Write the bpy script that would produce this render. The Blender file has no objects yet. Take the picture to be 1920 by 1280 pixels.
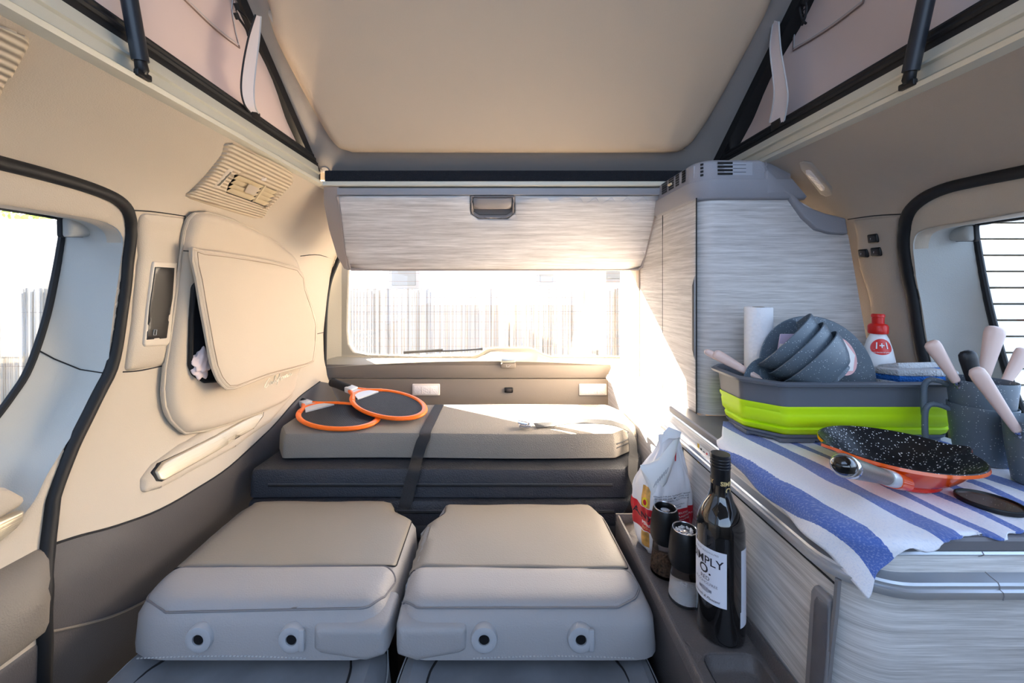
import bpy, bmesh, math, random
import numpy as np
from mathutils import Vector, Matrix, Euler
from mathutils.geometry import delaunay_2d_cdt
random.seed(7); np.random.seed(7)
SC = bpy.context.scene
COL = SC.collection
PI = math.pi
# ---------------- camera (stands between the front seats, looking to the tailgate) ----------------
F, UX, VY, EYE = 745.0, 940.0, 535.0, 1.2
cd = bpy.data.cameras.new('camera'); cam = bpy.data.objects.new('camera', cd); COL.objects.link(cam)
cam.location = (0, 0, EYE); cam.rotation_euler = (PI/2, 0, 0)
cd.sensor_fit = 'HORIZONTAL'; cd.sensor_width = 36; cd.lens = F/1920*36
cd.shift_x = (960-UX)/1920; cd.shift_y = -(640-VY)/1920; cd.clip_start = .02; cd.clip_end = 200
SC.camera = cam
# ---------------- colour management, sky, sun ----------------
SC.view_settings.view_transform = 'Standard'; SC.view_settings.look = 'None'
SC.view_settings.gamma = 1; SC.view_settings.use_curve_mapping = False
SC.view_settings.exposure = 0.72
try:
    SC.cycles.use_denoising = True
    SC.cycles.max_bounces = 14; SC.cycles.diffuse_bounces = 8; SC.cycles.transparent_max_bounces = 16
    SC.cycles.sample_clamp_indirect = 8
except Exception: pass
w = bpy.data.worlds.new('sky'); SC.world = w; w.use_nodes = True
nt = w.node_tree; nt.nodes.clear()
sky = nt.nodes.new('ShaderNodeTexSky'); sky.sky_type = 'NISHITA'; sky.sun_disc = False
sky.sun_elevation = math.radians(21); sky.sun_rotation = math.radians(-60); sky.air_density = 1.0; sky.dust_density = 3.0; sky.ozone_density = 1.0
mixc = nt.nodes.new('ShaderNodeMix'); mixc.data_type = 'RGBA'; mixc.inputs[0].default_value = .85
mixc.inputs[7].default_value = (.66, .88, 1.30, 1)
bg = nt.nodes.new('ShaderNodeBackground'); bg.inputs[1].default_value = 1.5
ow = nt.nodes.new('ShaderNodeOutputWorld')
nt.links.new(sky.outputs[0], mixc.inputs[6]); nt.links.new(mixc.outputs[2], bg.inputs[0]); nt.links.new(bg.outputs[0], ow.inputs[0])
sd = bpy.data.lights.new('sun', 'SUN'); sun = bpy.data.objects.new('sun', sd); COL.objects.link(sun)
SUNDIR = Vector((1.16, -.74, -.50))
sun.rotation_euler = SUNDIR.to_track_quat('-Z', 'Y').to_euler(); sun.location = (-6, 5, 5)
sd.energy = 112; sd.angle = math.radians(.6); sd.color = (1.0, .86, .68)

# ---------------- helpers ----------------
def ray(u, v): return ((u-UX)/F, -(v-VY)/F)
def atY(u, v, Y): a, b = ray(u, v); return Vector((a*Y, Y, EYE+b*Y))
def atX(u, v, X): a, b = ray(u, v); Y = X/a; return Vector((X, Y, EYE+b*Y))
def atZ(u, v, Z): a, b = ray(u, v); Y = (Z-EYE)/b; return Vector((a*Y, Y, Z))
def sm(a, b, x):
    t = min(1, max(0, (x-a)/(b-a))); return t*t*(3-2*t)
def srgb(r, g, b, a=1):
    f = lambda c: (c/255/12.92) if c/255 <= .04045 else ((c/255+.055)/1.055)**2.4
    return (f(r), f(g), f(b), a)
PZ = [0,.45,.55,.62,.70,.76,.82,.90,1.0,1.15,1.25,1.32,1.38,1.42,1.46,1.50]
PX = [.76,.76,.755,.745,.745,.775,.80,.812,.815,.80,.785,.765,.73,.69,.62,.545]
def prof(z): return float(np.interp(z, PZ, PX))
def wallX(side, y, z):
    p = prof(z)
    if side < 0: return -(p - .09*sm(1.15, 1.75, y)*(1-sm(1.40, 1.5, z)))
    return p + .098 + .02*sm(.78, .9, z)*(1-sm(1.15, 1.3, z))
def onW(side, u, v, off=0):
    """point (y, z) on the side wall surface, 'off' inward of it"""
    a, b = ray(u, v); lo, hi = .05, 3.0
    for _ in range(50):
        m = (lo+hi)/2; z = EYE+b*m
        if side*a*m > side*wallX(side, m, z)-off: hi = m
        else: lo = m
    return (lo, EYE+b*lo)
def wmap(side, off=0, tilt=None):
    def f(y, z, h):
        e = off+h+(tilt(y, z) if tilt else 0)
        return Vector((wallX(side, y, z)-side*e, y, z))
    return f
def link(o, parent=None):
    COL.objects.link(o)
    if parent is not None: o.parent = parent
    return o
def mesh_obj(name, verts, faces, mat, parent=None, smooth=True, angle=40, uvs=None, flip=False):
    me = bpy.data.meshes.new(name)
    bm = bmesh.new(); vs = [bm.verts.new(p) for p in verts]
    for f in faces:
        try: bm.faces.new([vs[i] for i in f])
        except ValueError: pass
    bmesh.ops.remove_doubles(bm, verts=bm.verts, dist=1e-6) if uvs is None else None
    bmesh.ops.recalc_face_normals(bm, faces=bm.faces)
    bm.to_mesh(me); bm.free()
    me.materials.append(mat)
    if smooth:
        me.shade_smooth()
        me.set_sharp_from_angle(angle=math.radians(angle))
    o = bpy.data.objects.new(name, me)
    return link(o, parent)
class MB:
    """collects shapes into one mesh"""
    def __init__(s): s.v = []; s.f = []
    def add(s, verts, faces):
        n = len(s.v); s.v += [Vector(p) for p in verts]; s.f += [[i+n for i in f] for f in faces]; return s
    def box(s, lo, hi, M=None):
        x0, y0, z0 = lo; x1, y1, z1 = hi
        P = [Vector((x, y, z)) for z in (z0, z1) for y in (y0, y1) for x in (x0, x1)]
        if M: P = [M @ p for p in P]
        return s.add(P, [(0,2,3,1),(4,5,7,6),(0,1,5,4),(2,6,7,3),(0,4,6,2),(1,3,7,5)])
    def rbox(s, lo, hi, r=.005, seg=2, M=None):
        bm = bmesh.new(); bmesh.ops.create_cube(bm, size=1)
        for v in bm.verts: v.co = Vector([lo[i]+(v.co[i]+.5)*(hi[i]-lo[i]) for i in range(3)])
        bmesh.ops.bevel(bm, geom=bm.edges[:], offset=r, segments=seg, affect='EDGES', profile=.5)
        bm.verts.index_update()
        P = [M @ v.co if M else v.co.copy() for v in bm.verts]; Fc = [[v.index for v in f.verts] for f in bm.faces]
        bm.free(); return s.add(P, Fc)
    def lathe(s, pr, n=40, M=None, cap=True):
        P = []; Fc = []
        for r, z in pr:
            for k in range(n):
                t = 2*PI*k/n; P.append(Vector((r*math.cos(t), r*math.sin(t), z)))
        for i in range(len(pr)-1):
            for k in range(n):
                k2 = (k+1) % n; Fc.append((i*n+k, i*n+k2, (i+1)*n+k2, (i+1)*n+k))
        if cap:
            if pr[0][0] > 1e-5: Fc.append(tuple(range(n)))
            if pr[-1][0] > 1e-5: Fc.append(tuple((len(pr)-1)*n+k for k in range(n)))
        if M: P = [M @ p for p in P]
        return s.add(P, Fc)
    def tube(s, pts, r, n=10, sx=1.0, closed=False, up=None):
        pts = [Vector(p) for p in pts]; m = len(pts); P = []; Fc = []
        rr = r if isinstance(r, (list, tuple)) else [r]*m
        prev = None
        for i in range(m):
            a = pts[(i-1) % m] if (closed or i > 0) else pts[i]; b = pts[(i+1) % m] if (closed or i < m-1) else pts[i]
            t = (b-a).normalized()
            if up is not None: x = Vector(up).cross(t)
            elif prev is None: x = t.orthogonal()
            else: x = prev - t*prev.dot(t)
            x.normalize(); prev = x; y = t.cross(x)
            for k in range(n):
                q = 2*PI*k/n; P.append(pts[i]+x*math.cos(q)*rr[i]*sx+y*math.sin(q)*rr[i])
        for i in range(m if closed else m-1):
            for k in range(n):
                k2 = (k+1) % n; j = (i+1) % m; Fc.append((i*n+k, i*n+k2, j*n+k2, j*n+k))
        if not closed: Fc += [tuple(range(n)), tuple((m-1)*n+k for k in range(n))]
        return s.add(P, Fc)
    def grid(s, rows, closed=False):
        """rows: equal length lists of points"""
        n = len(rows[0]); P = [p for r in rows for p in r]; Fc = []
        for i in range(len(rows)-1):
            for k in range(n if closed else n-1):
                k2 = (k+1) % n; Fc.append((i*n+k, i*n+k2, (i+1)*n+k2, (i+1)*n+k))
        return s.add(P, Fc)
    def slab(s, rows, n_off):
        """a grid given thickness along n_off (vector or function of point)"""
        g = n_off if callable(n_off) else (lambda p: n_off)
        R2 = [[p+g(p) for p in r] for r in rows]; n = len(rows[0]); m = len(rows)
        s.grid(rows); s.grid(R2)
        for L in ([r[0] for r in rows], [r[-1] for r in rows], rows[0], rows[-1]):
            s.grid([L, [p+g(p) for p in L]])
        return s
    def build(s, name, mat, parent=None, **k): return mesh_obj(name, s.v, s.f, mat, parent, **k)
def spline(pts, n=6, closed=False):
    P = [Vector(p) for p in pts]; m = len(P); out = []
    rng = range(m) if closed else range(m-1)
    for i in rng:
        p0 = P[(i-1) % m] if (closed or i > 0) else P[i]; p1 = P[i]; p2 = P[(i+1) % m]; p3 = P[(i+2) % m] if (closed or i < m-2) else P[(i+1) % m]
        for k in range(n):
            t = k/n; out.append(.5*((2*p1)+(p2-p0)*t+(2*p0-5*p1+4*p2-p3)*t*t+(3*p1-p0-3*p2+p3)*t**3))
    if not closed: out.append(P[-1])
    return out
def fillet(pts, r, n=5):
    """round the corners of a closed 2D polygon; r a number or one per corner"""
    P = [Vector((p[0], p[1])) for p in pts]; m = len(P); out = []
    for i in range(m):
        ri = r[i] if isinstance(r, (list, tuple)) else r
        a = P[i-1]-P[i]; b = P[(i+1) % m]-P[i]; la, lb = a.length, b.length
        if ri <= 0 or la < 1e-9 or lb < 1e-9: out.append(P[i]); continue
        ang = a.angle(b); d = min(ri/max(math.tan(ang/2), 1e-3), la*.48, lb*.48)
        s0 = P[i]+a/la*d; s1 = P[i]+b/lb*d
        for k in range(n+1):
            t = k/n; out.append(s0*(1-t)**2+P[i]*2*t*(1-t)+s1*t*t)
    return out
def resample(P, step):
    out = []; m = len(P)
    for i in range(m):
        a = P[i]; b = P[(i+1) % m]; L = (b-a).length
        if L < 1e-7: continue
        k = max(1, int(math.ceil(L/step)))
        for j in range(k): out.append(a+(b-a)*(j/k))
    return out
def pip(pt, P):
    x, y = pt; c = False; n = len(P); j = n-1
    for i in range(n):
        xi, yi = P[i]; xj, yj = P[j]
        if (yi > y) != (yj > y) and x < (xj-xi)*(y-yi)/(yj-yi)+xi: c = not c
        j = i
    return c
def panel(name, outline, fmap, thick, r, mat, parent=None, step=.025, holes=(), back=.006, p=2.0, hfun=None, angle=40):
    """a sheet of any outline (2D), its edges rounded over, mapped by fmap(a, b, h); gives one closed mesh"""
    loops = [resample([Vector((q[0], q[1])) for q in L], step) for L in (outline,)+tuple(holes)]
    S0 = np.array([[q.x, q.y] for L in loops for q in L]); S1 = np.array([[L[(i+1) % len(L)].x, L[(i+1) % len(L)].y] for L in loops for i in range(len(L))])
    D = S1-S0; DL = (D**2).sum(1)+1e-18
    def dist(X):
        X = np.asarray(X); out = np.empty(len(X))
        for i in range(0, len(X), 400):
            Q = X[i:i+400, None, :]; t = np.clip(((Q-S0)*D).sum(2)/DL, 0, 1)[..., None]
            out[i:i+400] = np.sqrt((((S0+t*D)-Q)**2).sum(2)).min(1)
        return out
    def inside(pt):
        return pip(pt, loops[0]) and not any(pip(pt, L) for L in loops[1:])
    extra = []
    if r > 0:
        for L in loops:
            m = len(L)
            for i in range(m):
                t = L[(i+1) % m]-L[i-1]
                if t.length < 1e-9: continue
                nrm = Vector((-t.y, t.x)).normalized()
                for sgn in (1, -1):
                    for fr in (.1, .35, .65, 1.0):
                        q = L[i]+nrm*sgn*r*fr; extra.append((q.x, q.y, r*fr))
        E = np.array(extra); ok = dist(E[:, :2]) > E[:, 2]*.93; E = E[ok]
        extra = [(x, y) for x, y, _ in E if inside((x, y))]
    xs = [q.x for q in loops[0]]; ys = [q.y for q in loops[0]]
    G = [(x, y) for x in np.arange(min(xs)+step*.5, max(xs), step) for y in np.arange(min(ys)+step*.5, max(ys), step)]
    if G:
        dg = dist(G); G = [g for g, d in zip(G, dg) if d > r+step*.3 and inside(g)]
    pts = [Vector((q.x, q.y)) for L in loops for q in L]; edges = []; o = 0
    for L in loops:
        edges += [(o+i, o+(i+1) % len(L)) for i in range(len(L))]; o += len(L)
    # thin out near-duplicates
    seen = set(); k = max(min(r*.09, .004), .0008) if r > 0 else .001
    for e in extra+G:
        key = (round(e[0]/k), round(e[1]/k))
        if key in seen: continue
        seen.add(key); pts.append(Vector(e))
    V, E_, Fc, *_ = delaunay_2d_cdt(pts, edges, [], 0, 1e-7)
    dd = dist([(v.x, v.y) for v in V])
    nB = len(V); verts = []; faces = []
    for v, d in zip(V, dd):
        if r > 0:
            s_ = min(1, d/r); h = thick*(1-(1-s_)**p)**(1/p)
        else: h = thick
        if hfun: h += hfun(v.x, v.y, d)
        verts.append(fmap(v.x, v.y, h))
    cnt = {}
    for f in Fc:
        c = sum((V[i] for i in f), Vector((0, 0)))/len(f)
        if inside((c.x, c.y)):
            faces.append(list(f))
            for i in range(len(f)):
                e = tuple(sorted((f[i], f[(i+1) % len(f)]))); cnt[e] = cnt.get(e, 0)+1
    bnd = [e for e, n in cnt.items() if n == 1]
    low = {}
    def lo(i):
        if i not in low: low[i] = len(verts); verts.append(fmap(V[i].x, V[i].y, -back))
        return low[i]
    for a, b in bnd: faces.append([a, b, lo(b), lo(a)])
    # backs share the front's triangles at the low level
    bk = {}
    used = {i for f in faces[:len(faces)-len(bnd)] for i in f}
    if back > 0:
        for i in used:
            if i not in low: low[i] = len(verts); verts.append(fmap(V[i].x, V[i].y, -back))
        for f in faces[:len(faces)-len(bnd)]: faces.append([low[i] for i in reversed(f)])
    return mesh_obj(name, verts, faces, mat, parent, angle=angle)
def sweep(name, prof2, path, mat, parent=None, closed_prof=True, angle=40):
    """prof2: (outward, z) pairs; path: list of (point, outward normal)"""
    rows = []
    for q in (prof2+[prof2[0]] if closed_prof else prof2):
        rows.append([Vector((p.x+n.x*q[0], p.y+n.y*q[0], q[1])) for p, n in path])
    b = MB().grid(rows)
    if closed_prof:
        k = len(prof2)
        for e in (0, len(path)-1):
            b.add([rows[i][e] for i in range(k)], [tuple(range(k))])
    return b.build(name, mat, parent, angle=angle)
def empty(name, loc=(0, 0, 0), rz=0):
    o = bpy.data.objects.new(name, None); o.empty_display_size = .05; o.location = loc; o.rotation_euler = (0, 0, rz)
    COL.objects.link(o); return o
def tag(o, label, cat=None, group=None, kind=None):
    if label: o['label'] = label
    if cat: o['category'] = cat
    if group: o['group'] = group
    if kind: o['kind'] = kind
    return o
def struct(o, label=None):
    o['kind'] = 'structure'
    if label: o['label'] = label
    return o
def M4(loc, rx=0, ry=0, rz=0, s=1): return Matrix.Translation(loc) @ Euler((rx, ry, rz)).to_matrix().to_4x4() @ Matrix.Scale(s, 4)
def basis(o, x, y, z): 
    m = Matrix.Identity(4)
    for i, a in enumerate((x, y, z)):
        a = Vector(a)
        for j in range(3): m[j][i] = a[j]
    for j in range(3): m[j][3] = o[j]
    return m
def zto(o, d, hint=(0, 0, 1)):
    """matrix at o whose +Z looks along d"""
    z = Vector(d).normalized(); x = Vector(hint).cross(z)
    if x.length < 1e-4: x = Vector((1, 0, 0))
    x.normalize(); return basis(o, x, z.cross(x), z)
def text_mesh(txt, size, extrude=0.0, res=3, bold=0.0, shear=0.0, align='CENTER'):
    c = bpy.data.curves.new('lettering', 'FONT'); c.body = txt; c.size = size; c.extrude = extrude; c.resolution_u = res; c.offset = bold; c.shear = shear
    c.align_x = align; c.align_y = 'CENTER'
    o = bpy.data.objects.new('lettering', c); COL.objects.link(o)
    bpy.context.view_layer.update()
    me = bpy.data.meshes.new_from_object(o.evaluated_get(bpy.context.evaluated_depsgraph_get()))
    V = [v.co.copy() for v in me.vertices]; Fc = [list(p.vertices) for p in me.polygons]
    bpy.data.objects.remove(o); bpy.data.curves.remove(c); bpy.data.meshes.remove(me)
    return V, Fc

# ---------------- materials ----------------
MATS = {}
def mat(name, col, rough=.6, metal=0, bump=0, bscale=300, var=0, vscale=8, coat=0, sheen=0, trans=0, spec=.5, stretch=(1, 1, 1), kind='noise', ior=1.45, alpha=1):
    if name in MATS: return MATS[name]
    m = bpy.data.materials.new(name); m.use_nodes = True; n = m.node_tree.nodes; l = m.node_tree.links
    b = n['Principled BSDF']; b.inputs['Base Color'].default_value = col; b.inputs['Roughness'].default_value = rough; b.inputs['Metallic'].default_value = metal
    b.inputs['Coat Weight'].default_value = coat; b.inputs['Sheen Weight'].default_value = sheen; b.inputs['Transmission Weight'].default_value = trans
    b.inputs['Specular IOR Level'].default_value = spec; b.inputs['IOR'].default_value = ior
    tc = n.new('ShaderNodeTexCoord'); mp = n.new('ShaderNodeMapping'); mp.inputs['Scale'].default_value = stretch; l.new(tc.outputs['Object'], mp.inputs[0])
    if var:
        t = n.new('ShaderNodeTexNoise'); t.inputs['Scale'].default_value = vscale; t.inputs['Detail'].default_value = 5; l.new(mp.outputs[0], t.inputs[0])
        r = n.new('ShaderNodeValToRGB'); c0 = [max(0, c*(1-var)) for c in col[:3]]+[1]; c1 = [min(1, c*(1+var)) for c in col[:3]]+[1]
        r.color_ramp.elements[0].position = .3; r.color_ramp.elements[1].position = .7
        r.color_ramp.elements[0].color = c0; r.color_ramp.elements[1].color = c1
        l.new(t.outputs[0], r.inputs[0]); l.new(r.outputs[0], b.inputs['Base Color'])
    if bump:
        if kind == 'voronoi': t = n.new('ShaderNodeTexVoronoi'); o = t.outputs['Distance']
        elif kind == 'wave': t = n.new('ShaderNodeTexWave'); t.bands_direction = 'Z'; o = t.outputs[1]
        elif kind == 'wavey': t = n.new('ShaderNodeTexWave'); t.bands_direction = 'Y'; o = t.outputs[1]
        else: t = n.new('ShaderNodeTexNoise'); t.inputs['Detail'].default_value = 3; o = t.outputs[0]
        t.inputs['Scale'].default_value = bscale; l.new(mp.outputs[0], t.inputs[0])
        bp = n.new('ShaderNodeBump'); bp.inputs['Strength'].default_value = bump; bp.inputs['Distance'].default_value = .002
        l.new(o, bp.inputs['Height']); l.new(bp.outputs[0], b.inputs['Normal'])
    MATS[name] = m; return m
def wood(name, c0, c1, axis='h'):
    m = bpy.data.materials.new(name); m.use_nodes = True; n = m.node_tree.nodes; l = m.node_tree.links; b = n['Principled BSDF']
    tc = n.new('ShaderNodeTexCoord'); mp = n.new('ShaderNodeMapping'); mp.inputs['Scale'].default_value = (10.0, 10.0, 420); l.new(tc.outputs['Object'], mp.inputs[0])
    t = n.new('ShaderNodeTexNoise'); t.inputs['Scale'].default_value = 1.6; t.inputs['Detail'].default_value = 7; t.inputs['Roughness'].default_value = .65; l.new(mp.outputs[0], t.inputs[0])
    mp2 = n.new('ShaderNodeMapping'); mp2.inputs['Scale'].default_value = (4, 4, 110); l.new(tc.outputs['Object'], mp2.inputs[0])
    t2 = n.new('ShaderNodeTexNoise'); t2.inputs['Scale'].default_value = 1.3; t2.inputs['Detail'].default_value = 4; l.new(mp2.outputs[0], t2.inputs[0])
    ad = n.new('ShaderNodeMath'); ad.operation = 'MULTIPLY_ADD'; ad.inputs[1].default_value = .45; l.new(t2.outputs[0], ad.inputs[0]); 
    sc = n.new('ShaderNodeMath'); sc.operation = 'MULTIPLY'; sc.inputs[1].default_value = .55; l.new(t.outputs[0], sc.inputs[0]); l.new(sc.outputs[0], ad.inputs[2])
    r = n.new('ShaderNodeValToRGB'); r.color_ramp.elements[0].position = .30; r.color_ramp.elements[1].position = .68
    r.color_ramp.elements[0].color = c0; r.color_ramp.elements[1].color = c1; l.new(ad.outputs[0], r.inputs[0]); l.new(r.outputs[0], b.inputs['Base Color'])
    b.inputs['Roughness'].default_value = .5
    MATS[name] = m; return m
def thin_glass(name, tint=(1, 1, 1, 1), refl=.06):
    m = bpy.data.materials.new(name); m.use_nodes = True; n = m.node_tree.nodes; l = m.node_tree.links; n.clear()
    o = n.new('ShaderNodeOutputMaterial'); mx = n.new('ShaderNodeMixShader'); t = n.new('ShaderNodeBsdfTransparent'); g = n.new('ShaderNodeBsdfGlossy')
    t.inputs[0].default_value = tint; g.inputs['Roughness'].default_value = .02
    lw = n.new('ShaderNodeLayerWeight'); lw.inputs[0].default_value = .12; mr = n.new('ShaderNodeMath'); mr.operation = 'MULTIPLY_ADD'; mr.inputs[1].default_value = .5; mr.inputs[2].default_value = refl
    l.new(lw.outputs['Facing'], mr.inputs[0]); l.new(mr.outputs[0], mx.inputs[0])
    l.new(t.outputs[0], mx.inputs[1]); l.new(g.outputs[0], mx.inputs[2]); l.new(mx.outputs[0], o.inputs[0]); MATS[name] = m; return m
def canvas_mat(name, col):
    m = mat(name, col, .8, bump=.25, bscale=5, kind='noise'); n = m.node_tree.nodes; l = m.node_tree.links
    o = n['Material Output']; mx = n.new('ShaderNodeMixShader'); mx.inputs[0].default_value = .10; t = n.new('ShaderNodeBsdfTranslucent'); t.inputs[0].default_value = srgb(190, 178, 176)
    l.new(n['Principled BSDF'].outputs[0], mx.inputs[1]); l.new(t.outputs[0], mx.inputs[2]); l.new(mx.outputs[0], o.inputs[0])
    for q in n:
        if q.type == 'BUMP': q.inputs['Distance'].default_value = .03
    return m
BEIGE = mat('beige_plastic', srgb(196, 182, 162), .5, bump=.25, bscale=500)
BEIGE_FAB = mat('beige_fabric', srgb(200, 184, 162), .85, bump=.4, bscale=900, sheen=.2)
HEADL = mat('headliner_knit', srgb(200, 182, 156), .9, bump=.35, bscale=700)
ROOFB = mat('roof_lining', srgb(196, 178, 156), .9, bump=.2, bscale=600)
ROOFF = mat('roof_flange', srgb(150, 144, 140), .8, bump=.2, bscale=600)
TAUPE = mat('taupe_plastic', srgb(128, 118, 106), .5, bump=.35, bscale=420)
TAUPED = mat('dark_taupe_plastic', srgb(84, 80, 80), .55, bump=.35, bscale=420)
TRUNK = mat('tailgate_plastic', srgb(122, 112, 102), .55, bump=.25, bscale=500)
REVEAL = mat('window_reveal', srgb(186, 186, 180), .6, bump=.25, bscale=500)
RUB = mat('black_rubber', srgb(18, 18, 20), .6)
BLK = mat('black_plastic', srgb(14, 14, 16), .38)
GREYP = mat('grey_plastic', srgb(138, 134, 134), .5, bump=.2, bscale=500)
CREAM = mat('cream_paint', srgb(216, 208, 188), .35)
RAIL = mat('cream_aluminium', srgb(206, 202, 186), .38, metal=.35)
ALU = mat('aluminium', srgb(196, 200, 206), .35, metal=.75)
CANV = canvas_mat('tent_canvas', srgb(192, 176, 170))
WOOD = wood('light_grey_wood', srgb(152, 144, 137), srgb(232, 227, 222))
WOODK = wood('kitchen_grey_wood', srgb(156, 151, 146), srgb(234, 230, 226))
GLASS = thin_glass('window_glass')
LEATH = mat('grey_leather', srgb(158, 156, 156), .48, bump=.3, bscale=350)
LEATHB = mat('taupe_leatherette', srgb(142, 134, 124), .45, bump=.2, bscale=300)
SEAM = mat('dark_seam', srgb(40, 38, 38), .8)
THREAD = mat('pale_thread', srgb(180, 180, 180), .8)
SUEDE = mat('blue_grey_suede', srgb(118, 119, 124), .95, var=.18, vscale=14, sheen=.4)
MATTR = mat('grey_mesh_fabric', srgb(134, 128, 120), .9, bump=.6, bscale=420, kind='voronoi')
MATTRD = mat('dark_mesh_fabric', srgb(52, 54, 60), .6, bump=.6, bscale=260, kind='voronoi')
WEB = mat('black_webbing', srgb(40, 40, 42), .75, bump=.5, bscale=500)
ORANGE = mat('orange_plastic', srgb(250, 112, 20), .38)
MELAM = mat('speckled_blue_grey_melamine', srgb(100, 113, 124), .38)
PINK = mat('pink_plastic', srgb(232, 200, 186), .35, coat=.3)
STEEL = mat('steel', srgb(200, 200, 205), .18, metal=1)
LIME = mat('lime_silicone', srgb(198, 236, 10), .45)
TUBG = mat('tub_grey', srgb(100, 104, 112), .42)
WHITE = mat('white_plastic', srgb(236, 236, 236), .35)
PAPER = mat('white_paper', srgb(240, 240, 242), .9, bump=.5, bscale=120, kind='voronoi')
RED = mat('red_plastic', srgb(218, 38, 30), .3)
def speckle(m, scale, thr, col):
    n = m.node_tree.nodes; l = m.node_tree.links; b = n['Principled BSDF']; tc = n.new('ShaderNodeTexCoord')
    v = n.new('ShaderNodeTexVoronoi'); v.inputs['Scale'].default_value = scale; l.new(tc.outputs['Object'], v.inputs[0])
    nz = n.new('ShaderNodeTexNoise'); nz.inputs['Scale'].default_value = scale*.6; l.new(tc.outputs['Object'], nz.inputs[0])
    mu = n.new('ShaderNodeMath'); mu.operation = 'MULTIPLY'; mu.inputs[1].default_value = thr*1.6; l.new(nz.outputs[0], mu.inputs[0])
    lt = n.new('ShaderNodeMath'); lt.operation = 'LESS_THAN'; l.new(v.outputs['Distance'], lt.inputs[0]); l.new(mu.outputs[0], lt.inputs[1])
    rs = n.new('ShaderNodeSeparateColor'); l.new(v.outputs['Color'], rs.inputs[0]); g2 = n.new('ShaderNodeMath'); g2.operation = 'GREATER_THAN'; g2.inputs[1].default_value = .5; l.new(rs.outputs[0], g2.inputs[0])
    a2 = n.new('ShaderNodeMath'); a2.operation = 'MULTIPLY'; l.new(lt.outputs[0], a2.inputs[0]); l.new(g2.outputs[0], a2.inputs[1])
    mx = n.new('ShaderNodeMix'); mx.data_type = 'RGBA'; mx.inputs[6].default_value = b.inputs['Base Color'].default_value; mx.inputs[7].default_value = col
    l.new(a2.outputs[0], mx.inputs[0]); l.new(mx.outputs[2], b.inputs['Base Color'])
speckle(MELAM, 300, .24, srgb(200, 208, 212))
NONST = mat('black_nonstick', srgb(20, 22, 26), .3); speckle(NONST, 300, .34, srgb(235, 235, 235))
# =================================================================== SHELL
def V2(L): return [Vector((p[0], p[1])) for p in L]
def curve2(L, n=5): return [Vector((p.x, p.y)) for p in spline([(a, b, 0) for a, b in L], n)]
YF = -.35                                                            # the front end of what is built
# floor
fl = MB().box((-.86, -1.5, -.03), (1.0, 1.72, 0)).build('floor', mat('floor_vinyl', srgb(96, 92, 88), .6, bump=.2)); struct(fl)
# the cab in front of the living space: closed roof, low side walls and dashboard bulkhead, open glass above
cabw = MB().box((-.90, -1.45, 0), (-.86, YF, .98)).build('wall_left.001', mat('cab_trim', srgb(150, 142, 130), .7)); struct(cabw)
cabw = MB().box((.96, -1.45, 0), (1.0, YF, .98)).build('wall_right.001', MATS['cab_trim']); struct(cabw)
cabw = MB().box((-.90, -1.50, 0), (1.0, -1.42, .95)).build('wall_front', MATS['cab_trim']); struct(cabw)
cabw = MB().box((-.90, -1.30, 1.50), (1.0, YF, 1.54)).build('ceiling.002', MATS['cab_trim']); struct(cabw)
# roof: sloping shell of the pop-top
S = .769
def roofZ(y): return 1.578+S*(1.2-y)
NR = Vector((0, -S, -1)).normalized()
def rmap(x, y, h): return Vector((x, y, roofZ(y)))+NR*h
def onR(u, v, off=0):
    a, b = ray(u, v); Y = (1.578+S*1.2-off*1.26-EYE)/(b+S); return (a*Y, Y)
ceil_ = panel('ceiling', [(-.585, 1.235), (.665, 1.235), (.640, .8), (.63, YF), (-.56, YF), (-.56, .8)], rmap, .0, 0, ROOFF, step=.15, back=.05)
struct(ceil_)
inn = [(497, 0), (503, 40), (522, 95), (560, 168), (600, 240), (628, 282), (655, 296), (720, 299), (1240, 299), (1278, 292), (1305, 268), (1345, 205), (1392, 120), (1432, 45), (1452, 0)]
io = [onR(u, v, .02) for u, v in inn]
io = [Vector((a, b)) for a, b in [(io[0][0]+.01, YF+.02)]]+curve2([(io[0][0]+.005, .5)]+io+[(io[-1][0]-.005, .5)], 3)+[Vector((io[-1][0]-.01, YF+.02))]
panel('roof_lining', io, rmap, .028, .035, ROOFB, ceil_, step=.06, back=.0, p=2.2)
# little press-studs in the flange
for (u, v) in ((610, 318), (1316, 312)):
    q = onR(u, v); MB().lathe([(0, 0), (.012, 0), (.012, .003), (0, .004)], 16, zto(rmap(q[0], q[1], 0), NR)).build('press_stud', GREYP, ceil_)
# black seal between the roof edge and the tent
for sx, x0, x1 in ((-1, -.56, -.60), (1, .64, .68)):
    rows = [[Vector((x0, y, roofZ(y)+.005)), Vector((x0, y, roofZ(y)-.035)), Vector((x1, y, roofZ(y)-.035)), Vector((x1, y, roofZ(y)+.005)), Vector((x0, y, roofZ(y)+.005))] for y in (1.23, 1.0, .6, .2, YF)]
    o = MB().grid(rows).build('trim_1' if sx < 0 else 'trim_2', RUB); struct(o, 'black rubber seal along the %s edge of the raised roof' % ('left' if sx < 0 else 'right'))
# fixed roof behind the hinge, hinge beam, foam
rr = MB().box((-.62, 1.245, 1.53), (.72, 1.80, 1.56)).build('ceiling.001', HEADL); struct(rr)
beam = MB().rbox((-.560, 1.185, 1.497), (.66, 1.30, 1.512), .005).build('trim_3', CREAM); struct(beam, 'cream cross beam under the roof hinge')
foam = MB().rbox((-.535, 1.20, 1.512), (.62, 1.245, 1.548), .004).build('foam_strip', mat('black_foam', srgb(30, 30, 34), .95, bump=1, bscale=260, kind='voronoi'), beam)
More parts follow.
